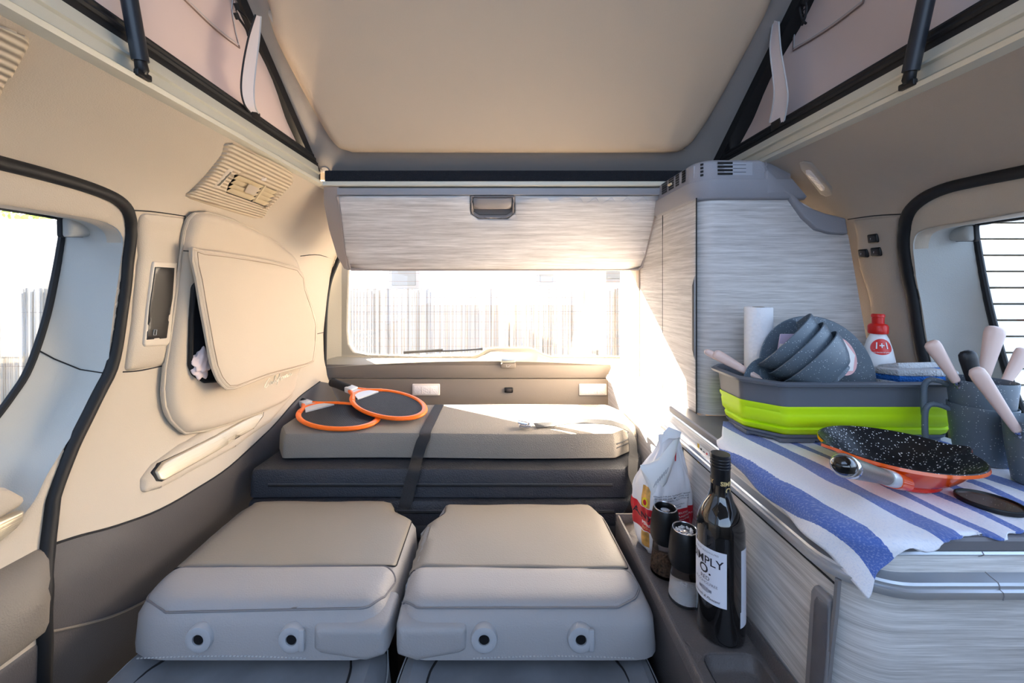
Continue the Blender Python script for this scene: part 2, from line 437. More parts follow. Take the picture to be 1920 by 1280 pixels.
# rails along the roof opening
for sx, xr, nm in ((-1, -.545, 'trim_4'), (1, .643, 'trim_5')):
    pr = [(0, 1.497), (-.012, 1.500), (-.014, 1.507), (-.002, 1.509), (0, 1.512), (.006, 1.513), (.002, 1.517), (.001, 1.532), (-.003, 1.535), (-.003, 1.539), (.002, 1.542), (.004, 1.556), (.03, 1.558), (.03, 1.497)]
    rows = [[Vector((xr+sx*q[0], y, q[1])) for y in (YF, .3, .8, 1.19)] for q in pr+[pr[0]]]
    b = MB().grid(rows); o = b.build(nm, RAIL, angle=25); struct(o, 'cream aluminium rail along the %s side of the roof opening' % ('left' if sx < 0 else 'right'))
    g = MB()
    g.box((xr+sx*.004 if sx > 0 else xr-.022, YF, 1.556), (xr+.022 if sx > 0 else xr-.004, 1.19, 1.566)); g.build('seal', RUB, o)
    g = MB().tube([(xr-sx*.0015, YF, 1.5105), (xr-sx*.0015, 1.19, 1.5105)], .0018, 6); g.build('groove', SEAM, o)
    g = MB().tube([(xr+sx*.006, YF, 1.571), (xr+sx*.006, 1.17, 1.571)], .006, 8).tube([(xr+sx*.012, YF, 1.583), (xr+sx*.012, 1.17, 1.583)], .006, 8); g.build('piping', RUB, o)
# tent canvas on both sides
for sx, xr in ((-1, -.560), (1, .658)):
    T = empty('tent_canvas', (xr, .5, 1.57)); side = 'left' if sx < 0 else 'right'
    tag(T, 'pinkish beige tent canvas wall of the raised roof on the %s' % side, 'tent canvas', 'canvas walls of the pop-top')
    def cm(y, z, h, sx=sx, xr=xr):
        w_ = .008*math.sin(9*y+14*z)+.006*math.sin(21*y-8*z+1)+.004*math.sin(33*z+12*y)
        k = min(1, max(0, (z-1.58)/.08))
        return Vector((xr-sx*(w_*k+h)+sx*.02, y, z))-T.location
    zr = lambda y: roofZ(y)-.01
    panel('canvas', [(1.205, 1.575), (.6, 1.575), (YF, 1.575), (YF, zr(YF)), (.3, zr(.3)), (.8, zr(.8))], cm, .002, 0, CANV, T, step=.03, back=.002)
    # sewn flap of the tent window
    def onC(u, v, sx=sx, xr=xr): p = atX(u, v, xr+sx*.012); return (p.y, p.z)
    fp = [(340, -20), (350, 0), (455, 90), (437, 20), (430, -20)] if sx < 0 else [(1498, -10), (1487, 95), (1612, 6), (1640, -15)]
    q = [onC(*p) for p in fp]
    if sx < 0: q = [(q[2][0]-.22, q[2][1]+.30), q[1], q[2], q[3], (q[3][0], q[2][1]+.30)]
    else: q = [q[0], q[1], q[2], (q[2][0]-.1, q[2][1]+.2), (q[0][0], q[0][1]+.2)]
    lp = [cm(a, b, .004) for a, b in [(Vector(q[i]).lerp(Vector(q[(i+1) % len(q)]), t)) for i in range(len(q)) for t in (0, .2, .4, .6, .8)]]
    MB().tube(lp, .0016, 6, closed=True).build('window_flap_hem', mat('flap_hem_brown', srgb(120, 100, 92), .8), T)
    lp = [cm(a, b, .005) for a, b in [(Vector(q[i]).lerp(Vector(q[(i+1) % len(q)]), t)*.96+sum((Vector(c) for c in q), Vector((0, 0)))/len(q)*.04) for i in range(len(q)) for t in (0, .25, .5, .75)]]
    MB().tube(lp, .0010, 5, closed=True).build('window_flap_stitching', THREAD, T)
    cords = [[(444, 12), (450, 22), (462, 33), (473, 50)], [(444, 30), (452, 40), (462, 55), (466, 68)]] if sx < 0 else [[(1508, 0), (1512, 12), (1510, 30), (1503, 48)], [(1510, 2), (1500, 14), (1504, 36), (1511, 44)]]
    for c in cords:
        pts = [atX(u, v, xr-sx*.01)-T.location for u, v in c]
        MB().tube(spline(pts, 5), .0026, 6).tube([pts[0]+Vector((0, -.004, .004)), pts[0]+Vector((0, .004, -.004))], .005, 8).build('tie_cord', RUB, T)
    for k in range(4):
        c = atX(442 if sx < 0 else 1508, 4+9*k, xr-sx*.006)-T.location
        MB().lathe([(.0, 0), (.004, 0), (.004, .0015), (.0015, .002), (0, .002)], 10, zto(c, (-sx, 0, 0))).build('eyelet', STEEL, T)
    # webbing strap that holds the roof down
    st = [(484, 28), (476, 70), (468, 120), (464, 165), (468, 195), (478, 212)] if sx < 0 else [(1455, 38), (1454, 90), (1462, 150), (1464, 185), (1456, 230)]
    wd = [5, 10, 12, 12, 10, 8] if sx < 0 else [5, 10, 12, 13, 13]
    e = [.035, .03, .026, .024, .022, .012] if sx < 0 else [.035, .03, .026, .02, .012]
    A = spline([atX(u-w_, v, xr-sx*k) for (u, v), w_, k in zip(st, wd, e)], 6); Bq = spline([atX(u+w_, v+3, xr-sx*k) for (u, v), w_, k in zip(st, wd, e)], 6)
    o = MB().slab([A, Bq], Vector((sx*.0015, 0, 0))).build('webbing_strap', mat('pale_webbing', srgb(214, 206, 208), .8))
    tag(o, 'pale webbing strap hanging by the %s tent wall beside the roof' % side, 'strap')
    MB().tube(A, .0018, 6).build('edge_piping', SEAM if sx < 0 else THREAD, o); MB().tube(Bq, .0018, 6).build('edge_piping', THREAD, o)
    p = (A[-1]+Bq[-1])/2
    MB().rbox((-.003, -.016, -.014), (.003, .016, .008), .002, 2, Matrix.Translation(p)).build('buckle', BLK, o)
# black struts
for sx, a, b, lab in ((-1, (268, 140), (232, -60), 'left'), (1, (1702, 158), (1752, -70), 'right')):
    xs = -.53 if sx < 0 else .628
    A = atX(*a, xs); Bp = atX(*b, xs); d = Bp-A; L = d.length; d.normalize()
    T = empty('roof_strut', A); tag(T, 'black roof strut rising from the %s roof rail' % lab, 'strut', None)
    MB().tube([d*.018, d*(L+.3)], .0105, 14).build('tube', mat('satin_black', srgb(34, 37, 42), .35), T)
    MB().tube([d*.0, d*.006, d*.02, d*.024], [.005, .0085, .0075, .0105], 14).build('ball_joint', BLK, T)
    MB().rbox((-.004, -.012, -.006), (.004, .012, .004), .002).build('bracket', BLK, T)

# ------------------------------------------------------------------- side walls
def wl(L, side=-1, off=0): return [onW(side, u, v, off) for u, v in L]
# outline of the left door opening (black seal), in the picture's own corner-by-corner reading on the wall surface
GL = [(0, 306), (100, 332), (175, 355), (222, 376), (243, 402), (246, 440), (238, 520), (226, 610), (210, 690), (180, 750), (145, 820), (112, 900), (98, 960), (91, 1020), (87, 1100), (85, 1180), (84, 1280)]
gl = wl(GL); gl = [(YF, gl[0][1]+.005)]+gl+[(gl[-1][0]+.0, .05)]
glc = [gl[0]]+[(p.x, p.y) for p in curve2(gl[1:-1], 4)]+[gl[-1]]
GR = [(1920, 322), (1830, 340), (1765, 356), (1722, 378), (1700, 405), (1694, 445), (1704, 530), (1722, 630), (1744, 730), (1765, 830)]
gr = wl(GR, 1); gr = [(YF, gr[0][1]+.005)]+gr+[(gr[-1][0]+.03, .6), (gr[-1][0]+.03, .05)]
grc = [gr[0]]+[(p.x, p.y) for p in curve2(gr[1:-2], 4)]+gr[-2:]
# seam where the pale upper trim meets the dark lower trim
SL = [(100, 1020), (150, 1004), (220, 985), (300, 955), (370, 915), (430, 875), (490, 820), (520, 790), (560, 745), (600, 715)]
sl = wl(SL); sl = [(gl_[0], gl_[1]) for gl_ in sl]; sl = sl+[(1.64, sl[-1][1]-.02)]
idx = min(range(len(glc)), key=lambda i: abs(glc[i][1]-sl[0][1])+(glc[i][0] < .5)*9)
upper = [(YF, 1.500)]+glc[:idx+1]+[(p[0], p[1]) for p in sl]+[(1.64, 1.5)]
WLf = panel('wall_left', upper, wmap(-1), 0, 0, BEIGE, step=.035, back=.012); struct(WLf)
lower = list(glc[idx:])+[(1.64, .05)]+[(p[0], p[1]) for p in reversed(sl)]
panel('lower_trim', lower, wmap(-1), 0, 0, TAUPED, WLf, step=.04, back=.012)
# padded edge roll of lower trim and seam lines
def wline(name, L, r, m, side=-1, off=.0, parent=None, px=True, n=4):
    q = wl(L, side, off) if px else L
    P = spline([(wallX(side, y, z)-side*off, y, z) for y, z in q], n)
    return MB().tube(P, r, 6).build(name, m, parent)
wline('seam', SL, .0022, SEAM, parent=WLf)
wline('seam', [(95, 1184), (150, 1172), (210, 1155), (262, 1132), (320, 1100)], .0022, TAUPE, parent=WLf, off=.001)
wline('seam', [(230, 697), (265, 694), (312, 684)], .0016, SEAM, parent=WLf)
wline('seam', [(247, 394), (290, 397), (347, 405)], .0016, SEAM, parent=WLf)
wline('seam', [(563, 480), (600, 478), (637, 492)], .0016, SEAM, parent=WLf)
wline('seam', [(585, 628), (610, 622)], .0016, SEAM, parent=WLf)
wline('seam', [(347, 405), (338, 470), (330, 560), (322, 660), (312, 690), (314, 740)], .0012, SEAM, parent=WLf)
# raised moulding of the B pillar and the lower sill moulding
pil = wl([(262, 398), (345, 408), (340, 470), (330, 600), (313, 684), (232, 696), (246, 600), (258, 480)])
panel('pillar_trim', fillet(pil, .012), wmap(-1), .010, .030, BEIGE, WLf, step=.02)
mou = wl([(505, 715), (560, 700), (548, 742), (505, 792), (440, 838), (360, 882), (300, 915), (262, 925), (262, 898), (283, 870), (335, 832), (348, 826), (440, 770)])
panel('ledge_moulding', fillet(mou, .012), wmap(-1), .010, .018, BEIGE, WLf, step=.02)
ps = wl([(286, 886), (300, 868), (400, 818), (497, 768), (495, 780), (478, 803), (400, 850), (305, 903), (294, 902)], off=.012)
panel('brushed_inlay_groove', fillet(ps, .004), wmap(-1, .009), .002, .002, SEAM, WLf, step=.03)
c0 = sum((Vector(p) for p in ps), Vector((0, 0)))/len(ps)
ps2 = [tuple(c0+(Vector(p)-c0)*.965) for p in ps]
panel('brushed_inlay', fillet(ps2, .004), wmap(-1, .010), .006, .004, mat('champagne_metal', srgb(206, 192, 166), .35, metal=.5, bump=.3, bscale=60, stretch=(1, .15, 8)), WLf, step=.03)
# door seal tubes
for side, L, par in ((-1, glc, WLf),):
    P = [Vector((wallX(side, y, z)-side*.004, y-.006, z)) for y, z in L]
    MB().tube(P, .011, 10, sx=1.0).build('door_seal', RUB, par)
# right wall
upR = [(YF, 1.5)]+grc+[(1.64, .05), (1.64, 1.5)]
WRf = panel('wall_right', upR, wmap(1), 0, 0, mat('right_trim_shade', srgb(176, 164, 150), .7, bump=.3, bscale=600), step=.04, back=.012); struct(WRf)  # darker copy of the beige trim; the right side's shade is in its colour
P = [Vector((wallX(1, y, z)-.004, y-.006, z)) for y, z in grc]
MB().tube(P, .011, 10).build('door_seal', RUB, WRf)
wline('seam', [(1590, 411), (1640, 404), (1695, 401)], .0016, SEAM, 1, parent=WRf)
pr_ = wl([(1600, 412), (1692, 404), (1684, 440), (1690, 520), (1712, 640), (1722, 700), (1668, 700), (1640, 640), (1612, 500)], 1)
panel('pillar_trim', fillet(pr_, .012), wmap(1), .008, .025, MATS['right_trim_shade'], WRf, step=.02)
# ------------------------------------------------------------------- doors with their windows
def door(side, name, seal, holepx, glasspx, lab):
    D = empty(name, (0, 0, 0)); struct(D, lab)
    gx = .885 if side < 0 else 1.0
    # body of the door around the window
    hole = wl(holepx, side, .0)
    zt = hole[0][1]
    H = [(YF+.15, zt), ]+[(p.x, p.y) for p in curve2(hole, 3)]+[(YF+.15, hole[-1][1])]
    cx = [(y+.001, z+.006) if z > .9 else (y-.001, z) for y, z in seal[1:]]
    out = [(YF, cx[0][1])]+cx[:-1]+[(cx[-1][0], .06), (YF, .06)]
    o = panel('door_trim', out, wmap(side), .004, .012, BEIGE, D, step=.03, holes=[H], back=.03)
    g = []
    for u, v in glasspx:
        p = atX(u, v, side*gx); g.append((p.y, p.z))
    gc = [(YF+.15, g[0][1])]+[(p.x, p.y) for p in curve2(g, 3)]+[(YF+.15, g[-1][1])]
    inner = [Vector((side*gx, y, z)) for y, z in gc]; outer = [Vector((wallX(side, y, z)-side*.003, y, z)) for y, z in H]
    mid = [outer[i].lerp(inner[i], .18)+Vector((side*.03, 0, 0)) for i in range(len(inner))]
    rows = [outer, mid, [m.lerp(i_, .55)+Vector((side*.006, 0, 0)) for m, i_ in zip(mid, inner)], inner]
    b = MB().grid(rows); b.grid([[outer[0], outer[-1]], [inner[0], inner[-1]]]); b.build('window_reveal', REVEAL, D, angle=60)
    MB().tube(inner, .006, 8).build('glass_seal', RUB, D)
    if side < 0:
        k_ = min(range(len(outer)), key=lambda i: abs(outer[i].z-atX(196, 700, -.80).z)); rr_ = [r_[k_] for r_ in rows]
        MB().tube([p+Vector((.0015, 0, 0)) for p in rr_], .0014, 6).build('reveal_seam', SEAM, D)
    gl2 = [(YF+.14, g[0][1]+.01)]+[(p[0]+.006, p[1]) for p in gc[1:-1]]+[(YF+.14, g[-1][1]-.01)]
    gg = panel('window_2' if side < 0 else 'window_3', gl2, lambda a, b_, h: Vector((side*(gx+.004)-side*h, a, b_)), .002, 0, GLASS, None, step=.2, back=.002); struct(gg)
    return D
holeL = [(0, 384), (118, 402), (185, 414), (218, 430), (228, 455), (222, 500), (212, 570), (204, 640), (196, 700), (165, 756), (128, 822), (85, 890), (60, 940), (20, 985), (-60, 1030)]
glasL = [(0, 388), (50, 396), (95, 404), (112, 409), (119, 420), (113, 465), (102, 525), (88, 590), (68, 655), (48, 703), (25, 738), (0, 772), (-30, 808), (-70, 850), (-120, 900)]
D1 = door(-1, 'door_1', glc, holeL, glasL, 'left sliding door with beige trim around its window')
holeR = [(1920, 398), (1830, 414), (1765, 424), (1728, 434), (1716, 450), (1716, 480), (1724, 540), (1738, 620), (1754, 700), (1768, 770), (1800, 850)]
glasR = [(1920, 406), (1880, 411), (1848, 416), (1832, 419), (1828, 430), (1833, 465), (1846, 535), (1862, 605), (1884, 685), (1900, 730), (1925, 790)]
D2 = door(1, 'door_2', grc, holeR, glasR, 'right side wall section around the window')
for side, D, q in ((-1, D1, [(120, 408), (170, 414), (190, 424), (193, 438), (190, 444), (121, 444)]), (1, D2, [(1758, 430), (1775, 424), (1822, 422), (1824, 452), (1758, 452), (1752, 442)])):
    X = side*(.845 if side < 0 else .955)
    qq = [(p.y, p.z) for p in (atX(u, v, X) for u, v in q)]
    panel('shade_end_cap', fillet(qq, .005), (lambda a, b, h, X=X, side=side: Vector((X-side*h, a, b))), .012, .01, REVEAL, D, step=.02)
    c0 = sum((Vector(p) for p in qq), Vector((0, 0)))/len(qq)
    qd = [tuple(c0+(Vector(p)-c0)*1.05) for p in qq]
    panel('shade_slot', fillet(qd, .005), (lambda a, b, h, X=X, side=side: Vector((X+side*.006-side*h, a, b))), .003, .002, RUB, D, step=.02)
# left door: pull shelf, bright inlay and lower dark pocket trim
Pp = MB()
s0 = [atX(u, v, -.775) for u, v in ((-60, 915), (0, 905), (40, 912), (62, 925), (65, 938), (50, 955), (0, 985), (-60, 1020))]
q = [(p.y, p.z) for p in s0]
panel('door_pull', fillet(q, .01), (lambda a, b, h: Vector((-.84+h, a, b))), .062, .02, BEIGE, D1, step=.02, p=3, back=.03)
q = [(p.y, p.z) for p in (atX(u, v, -.770) for u, v in ((-60, 1010), (0, 978), (52, 955), (50, 975), (38, 990), (0, 1022), (-60, 1060)))]
panel('door_inlay', fillet(q, .004), (lambda a, b, h: Vector((-.779+h, a, b))), .006, .004, MATS['champagne_metal'], D1, step=.03)
q = wl([(-100, 1110), (0, 1062), (60, 1030), (82, 1022), (90, 1040), (90, 1120), (88, 1160), (75, 1190), (0, 1245), (-100, 1320)])
panel('door_pocket_trim', fillet(q, .008), wmap(-1), .020, .03, TAUPE, D1, step=.03)
q = wl([(-100, 1330), (0, 1250), (78, 1194), (84, 1210), (84, 1270), (80, 1400), (-100, 1500)])
panel('door_lower_trim', fillet(q, .008), wmap(-1), .006, .01, TAUPED, D1, step=.03)
# ------------------------------------------------------------------- tailgate
TG = empty('wall_rear', (0, 0, 0)); struct(TG)
YW, YP = 1.745, 1.665
wpx = [(655, 470), (652, 560), (651, 620), (653, 645), (663, 660), (690, 665), (790, 668), (885, 667), (898, 663), (912, 654), (930, 652), (990, 652), (1004, 655), (1020, 664), (1034, 668), (1176, 669)]
wq = [atY(u, v, YW) for u, v in wpx]
hole = [(wq[0].x+.02, 1.50)]+[(p.x, p.z) for p in wq]+[(.70, wq[-1].z), (.755, wq[-1].z+.03), (.77, 1.05), (.74, 1.50)]
hole = fillet(hole, .012, 3)
fr = [(-.80, .87), (.93, .87), (.93, 1.53), (-.80, 1.53)]
panel('window_surround', fr, (lambda a, b, h: Vector((a, YW-h, b))), .004, .004, mat('surround_plastic', srgb(158, 152, 138), .6, bump=.2), TG, step=.05, holes=[hole], back=.01)
# side cheeks towards the D pillar, sill shelf and lower panel
for x in (-1, 1):
    pts = []
    rows = [[Vector(((-.735 if x < 0 else .90), 1.635, z)) for z in (.86, 1.1, 1.3, 1.5)], [Vector(((-.745 if x < 0 else .91), 1.70, z)) for z in (.86, 1.1, 1.3, 1.5)], [Vector(((-.70 if x < 0 else .80), YW-.004, z)) for z in (.86, 1.1, 1.3, 1.5)]]
    MB().grid(rows).build('pillar_cheek', mat('surround_plastic', (0,)*4), TG)
us = list(range(612, 1240, 14))
def sillz(u):
    a = [612, 640, 700, 900, 912, 930, 990, 1004, 1030, 1240]; b_ = [662, 668, 670, 672, 659, 656, 656, 659, 671, 672]
    return float(np.interp(u, a, b_))
def ledgev(u): return 688-12*math.sin(PI*min(1, max(0, (u-612)/600.)))*.9
r0 = []; r1 = []; r2 = []; r3 = []; r4 = []
for u in us:
    p = atY(u, sillz(u), YW-.006); r0.append(p)
    q = atY(u, ledgev(u), YP); q2 = Vector((p.x, YP, q.z)); q2 = q
    r1.append(p.lerp(q2, .6)+Vector((0, 0, .004))); r2.append(q2); r3.append(q2+Vector((0, .004, -.006))); r4.append(q2+Vector((0, .006, -.05)))
MB().grid([r0, r1, r2]).build('window_sill', mat('surround_plastic', (0,)*4), TG)
MB().grid([r2, r3, r4]).build('sill_face', TRUNK, TG)
MB().tube(r2, .0016, 6).build('sill_highlight', mat('surround_plastic', (0,)*4), TG)
zs = atY(0, 709, YP).z
MB().rbox((-.76, YP-.001, zs), (.93, YP+.03, atY(0, 684, YP).z), .004).build('upper_panel', TRUNK, TG)
MB().rbox((-.76, YP-.004, .05), (.93, YP+.03, zs-.0025), .004).build('lower_panel', TRUNK, TG)
P = spline([atY(u, v, 1.645) for u, v in ((640, 470), (632, 492), (618, 530), (611, 580), (609, 640), (609, 700), (613, 740), (616, 790))], 5)
MB().tube([p+Vector((-.0, 0, 0)) for p in P], .009, 8).build('tailgate_seal', RUB, TG)
gg = panel('window_1', [(-.76, .88), (.85, .88), (.85, 1.52), (-.76, 1.52)], lambda a, b, h: Vector((a, YW+.022-h, b)), .002, 0, GLASS, None, step=.3, back=.002); struct(gg)
for k in range(10):                                                  # heater wires in the rear glass
    z = .93+k*.036
    MB().tube([(-.66, YW+.018, z), (.74, YW+.018, z)], .0005, 4).build('heater_wire', mat('heater_line', srgb(150, 110, 80), .6), gg)
wp = MB().tube(spline([atY(u, v, 1.80) for u, v in ((757, 662), (800, 659), (860, 657), (905, 654))], 4), [.0035]*12+[.006], 8)
wo = wp.build('wiper', BLK); tag(wo, 'black wiper lying along the bottom of the rear window outside', 'wiper')
MB().tube([atY(757, 660, 1.802), atY(830, 656, 1.802)], .006, 8).build('wiper_blade', RUB, wo)
# latch, lights, button
c = atY(953, 681, YP-.006)
T = empty('tailgate_latch', c); tag(T, 'small silver and black latch in the middle of the tailgate sill', 'latch')
MB().rbox((-.030, -.014, .004), (.030, .008, .022), .004).build('chrome_lip', mat('satin_chrome', srgb(190, 188, 180), .3, metal=.9), T)
MB().rbox((-.031, -.012, -.020), (.031, .012, .004), .006).build('latch_body', TRUNK, T)
V, Fc = text_mesh('L', .012); 
MB().tube([Vector((-.008, -.0125, -.004)), Vector((-.008, -.0125, -.012)), Vector((0, -.0125, -.012)), Vector((.009, -.0125, -.006))], .0009, 5).build('key_symbol', THREAD, T)
for (u0, u1, lb) in ((773, 825, 'left of the two white lamps in the tailgate panel'), (1085, 1137, 'right of the two white lamps in the tailgate panel')):
    a = atY(u0, 719, YP-.004); b = atY(u1, 741, YP-.004); c = (a+b)/2; hw = (b.x-a.x)/2; hh = (a.z-b.z)/2
    T = empty('tailgate_lamp', c); tag(T, lb, 'lamp', None)
    MB().rbox((-hw, -.006, -hh), (hw, .004, hh), .005, 3).build('lamp_frame', mat('lamp_frame_plastic', srgb(226, 216, 208), .4), T)
    MB().rbox((-hw*.86, -.008, -hh*.74), (hw*.86, .0, hh*.74), .003, 2).build('diffuser', mat('lamp_diffuser', srgb(248, 240, 236), .25, bump=.4, bscale=160, kind='voronoi'), T)
    for q_ in (-.3, .3): MB().rbox((hw*q_, -.0085, -hh*.6), (hw*(q_+.04), 0, hh*.6), .0005, 1).build('divider', MATS['lamp_frame_plastic'], T)
c = atY(954, 731, YP-.006)
T = empty('tailgate_switch', c); tag(T, 'small black push switch between the two tailgate lamps', 'switch')
MB().rbox((-.018, -.004, -.011), (.018, .004, .011), .0035, 3).build('bezel', BLK, T)
MB().rbox((-.012, -.007, -.007), (.012, 0, .007), .002, 2).build('button', mat('dark_button', srgb(52, 46, 44), .5), T)
# =================================================================== OUTSIDE
gnd = MB().box((-14, 1.9, -.62), (9, 16, -.6)).build('ground', mat('gravel', srgb(176, 168, 156), .95, bump=1, bscale=30, var=.15)); struct(gnd)
gnd2 = MB().box((-14, -6, -.62), (9, 1.9, -.6)).build('ground.001', mat('asphalt', srgb(92, 96, 104), .9, bump=.6, bscale=60)); struct(gnd2)
bw = MB().box((-7.2, -8, -.6), (-6.4, 4.35, 6.2)).build('sun_blocker', mat('blocker_grey', srgb(150, 150, 152), .9, bump=.4, bscale=20)); struct(bw, 'unseen tall grey block added left of the van to block low sun')  # added out of view to keep low sun and sky off the left side
def reeds(name, x0, x1, y, z0, z1, n, label):
    REED = MATS.get('dry_reed')
    if not REED:
        REED = mat('dry_reed', srgb(206, 196, 180), .8, var=.5, vscale=1.0, stretch=(26, 26, .35))
    b = MB(); x = x0
    rnd = random.Random(3)
    while x < x1:
        r = rnd.uniform(.006, .012); dz = rnd.uniform(-.03, .04); ln = rnd.uniform(-.012, .012); yy = y+rnd.uniform(-.02, .02)
        b.tube([(x, yy, z0), (x+ln, yy, (z0+z1)/2), (x+ln*1.6, yy, z1+dz)], r, 4); x += r*1.5+rnd.uniform(0, .006)
    o = b.build(name, REED, smooth=False)
    tag(o, label, 'fence')
    for z in (z0+.25, (z0+z1)/2, z1-.25):
        MB().tube([(x0, y-.026, z), (x1, y-.026, z+.02)], .003, 4).build('binding_wire', mat('wire', srgb(150, 140, 130), .6), o)
    return o
reeds('reed_fence', -7.6, 3.2, 4.6, -.6, 1.135, 0, 'long dry reed fence standing behind the van across its rear window')
def motorhome(x0, x1, y0, y1, z1, label, wins):
    T = empty('motorhome', ((x0+x1)/2, y0, -.6)); O = T.location
    tag(T, label, 'motorhome')
    MB().rbox(Vector((x0, y0, -.25))-O, Vector((x1, y1, z1))-O, .12, 4).build('body', mat('white_coachwork', srgb(236, 236, 234), .35), T)
    for (a, b_, c, d) in wins:
        f = MB().rbox(Vector((a, y0-.02, c))-O, Vector((b_, y0+.02, d))-O, .018, 2).build('window_frame', mat('grey_window_frame', srgb(196, 192, 186), .5), T)
        MB().rbox(Vector((a+.05, y0-.03, c+.05))-O, Vector((b_-.05, y0+.01, d-.05))-O, .008, 1).build('pane', mat('tinted_pane', srgb(170, 168, 160), .3), f)
    MB().rbox(Vector((x0-.01, y0-.03, z1-.46))-O, Vector((x1+.01, y0, z1-.40))-O, .01, 1).build('awning_rail', MATS['grey_window_frame'], T)
    for wx in (x0+.9, x1-.9): MB().lathe([(0, -.09), (.33, -.09), (.35, -.06), (.35, .06), (.33, .09), (0, .09)], 30, M4(Vector((wx, y0+.02, -.25))-O, rx=PI/2)).build('wheel', RUB, T)
motorhome(-1.9, 5.6, 6.2, 8.4, 2.7, 'white motorhome parked behind the reed fence, seen over it in the rear window', [(-1.75, -1.28, 1.15, 2.0), (.55, .85, 1.2, 2.0), (1.45, 3.0, 1.25, 2.0)])
motorhome(-9.6, -3.0, 5.6, 7.8, 2.15, 'white motorhome seen through the left door window above the reeds', [(-6.55, -5.5, .9, 1.32)])
# tree behind
T = empty('tree', (-11.6, 10.6, -.6)); tag(T, 'leafy green tree behind the motorhome at the top of the left window', 'tree')
MB().tube([(0, 0, 0), (.1, 0, 1.5), (0, .1, 3.0)], [.16, .12, .06], 10).build('trunk', mat('bark', srgb(92, 76, 60), .9, bump=1, bscale=20), T)
b = MB(); rnd = random.Random(5)
for k in range(900):
    c = Vector((rnd.gauss(0, .9), rnd.gauss(0, .7), 3.4+rnd.gauss(0, .45))); a = Vector((rnd.uniform(-1, 1), rnd.uniform(-1, 1), rnd.uniform(-1, 1))).normalized(); d = a.orthogonal().normalized()
    b.add([c, c+a*.09+d*.04, c+a*.18, c+a*.09-d*.04], [(0, 1, 2, 3)])
b.build('leaves', mat('leaf_green', srgb(128, 156, 74), .7, var=.3, vscale=3), T, smooth=False)
# slatted wall at the right
T = empty('slatted_wall', (4.5, 2.9, -.6)); tag(T, 'white slatted wall with dark gaps seen through the right window', 'wall')
W_ = mat('white_slats', srgb(232, 230, 222), .6)
for k in range(22):
    z = .02+k*.118
    MB().rbox((-2.6, -.02, z), (2.6, .02, z+.104), .006, 1).build('slat', W_, T)
MB().box((-2.6, .03, 0), (2.6, .05, 2.62)).build('backing', mat('dark_gap', srgb(88, 80, 60), .8), T)
MB().rbox((-2.7, -.05, 0), (-2.58, .06, 2.7), .01, 1).build('post', W_, T)

# =================================================================== LEFT WALL FITTINGS
# padded window cover with a storage pocket
WC = empty('window_cover', (0, 0, 0)); tag(WC, 'beige padded fabric cover over the left rear window with a storage pocket', 'window cover')
cv = [(352, 432), (362, 408), (385, 398), (440, 412), (500, 440), (545, 472), (562, 500), (575, 540), (592, 605), (586, 650), (560, 700), (548, 742), (500, 770), (430, 796), (362, 812), (340, 802), (322, 780), (313, 740), (316, 690), (330, 600), (342, 500)]
cq = [onW(-1, u, v, .02) for u, v in cv]; cq = [(p.x, p.y) for p in spline([(a, b, 0) for a, b in cq], 4, True)]
panel('cover_panel', cq, wmap(-1, .004), .028, .022, BEIGE_FAB, WC, step=.025, back=.0)
P = [Vector((wallX(-1, y, z)+.012, y, z)) for y, z in cq]
MB().tube(P[::3], .0035, 6, closed=True).build('piping', BEIGE_FAB, WC)
wl_ = [(345, 470), (420, 476), (500, 492), (566, 512)]
q = [onW(-1, u, v, .034) for u, v in wl_]; MB().tube(spline([(wallX(-1, y, z)+.033, y, z) for y, z in q], 5), .0014, 6).build('seam', SEAM, WC)
pk = [(362, 536), (392, 515), (470, 520), (480, 700), (420, 712), (383, 714), (362, 700), (355, 684), (357, 600)]
pq = [onW(-1, u, v, .034) for u, v in pk]
panel('pocket_shade_sheet', fillet(pq, .01), wmap(-1, .0325), .001, .001, mat('pocket_painted_shade', srgb(16, 18, 24), .95), WC, step=.04, back=0)  # flat dark sheet painting the shade inside the pocket
pc = [(p.x, p.y) for p in fillet(pq, .014)]
MB().tube([Vector((wallX(-1, y, z)+.036, y, z)) for y, z in pc], .006, 8, closed=True).build('pocket_rim', RUB, WC)
fv = [(357, 468), (372, 470), (460, 482), (556, 503), (570, 540), (592, 610), (588, 668), (575, 684), (500, 704), (437, 728), (415, 722), (398, 690), (380, 600), (366, 520)]
zt = 1.28
def ftilt(y, z): return .040+.085*max(0, zt-z)**.8*(1-.75*sm(1.05, 1.45, y))
fq = []
for u, v in fv:
    a, b = ray(u, v); e = .04
    for _ in range(30):
        y, z = onW(-1, u, v, e); e = ftilt(y, z)
    fq.append((y, z))
fq = [(p.x, p.y) for p in spline([(a, b, 0) for a, b in fq], 4, True)]
flap = panel('flap', fq, wmap(-1, 0, ftilt), .010, .012, BEIGE_FAB, WC, step=.025, back=.004)
MB().tube([Vector((wallX(-1, y, z)+ftilt(y, z)+.003, y, z)) for y, z in fq][::2], .0035, 6, closed=True).build('flap_piping', BEIGE_FAB, flap)
cc_ = Vector((sum(a for a, b in fq)/len(fq), sum(b for a, b in fq)/len(fq)))
st2 = [cc_+(Vector(q)-cc_)*.955 for q in fq[::2]]
MB().tube([Vector((wallX(-1, p.x, p.y)+ftilt(p.x, p.y)+.0098, p.x, p.y)) for p in st2], .0009, 5, closed=True).build('flap_stitching', mat('brown_thread', srgb(150, 132, 110), .8), flap)
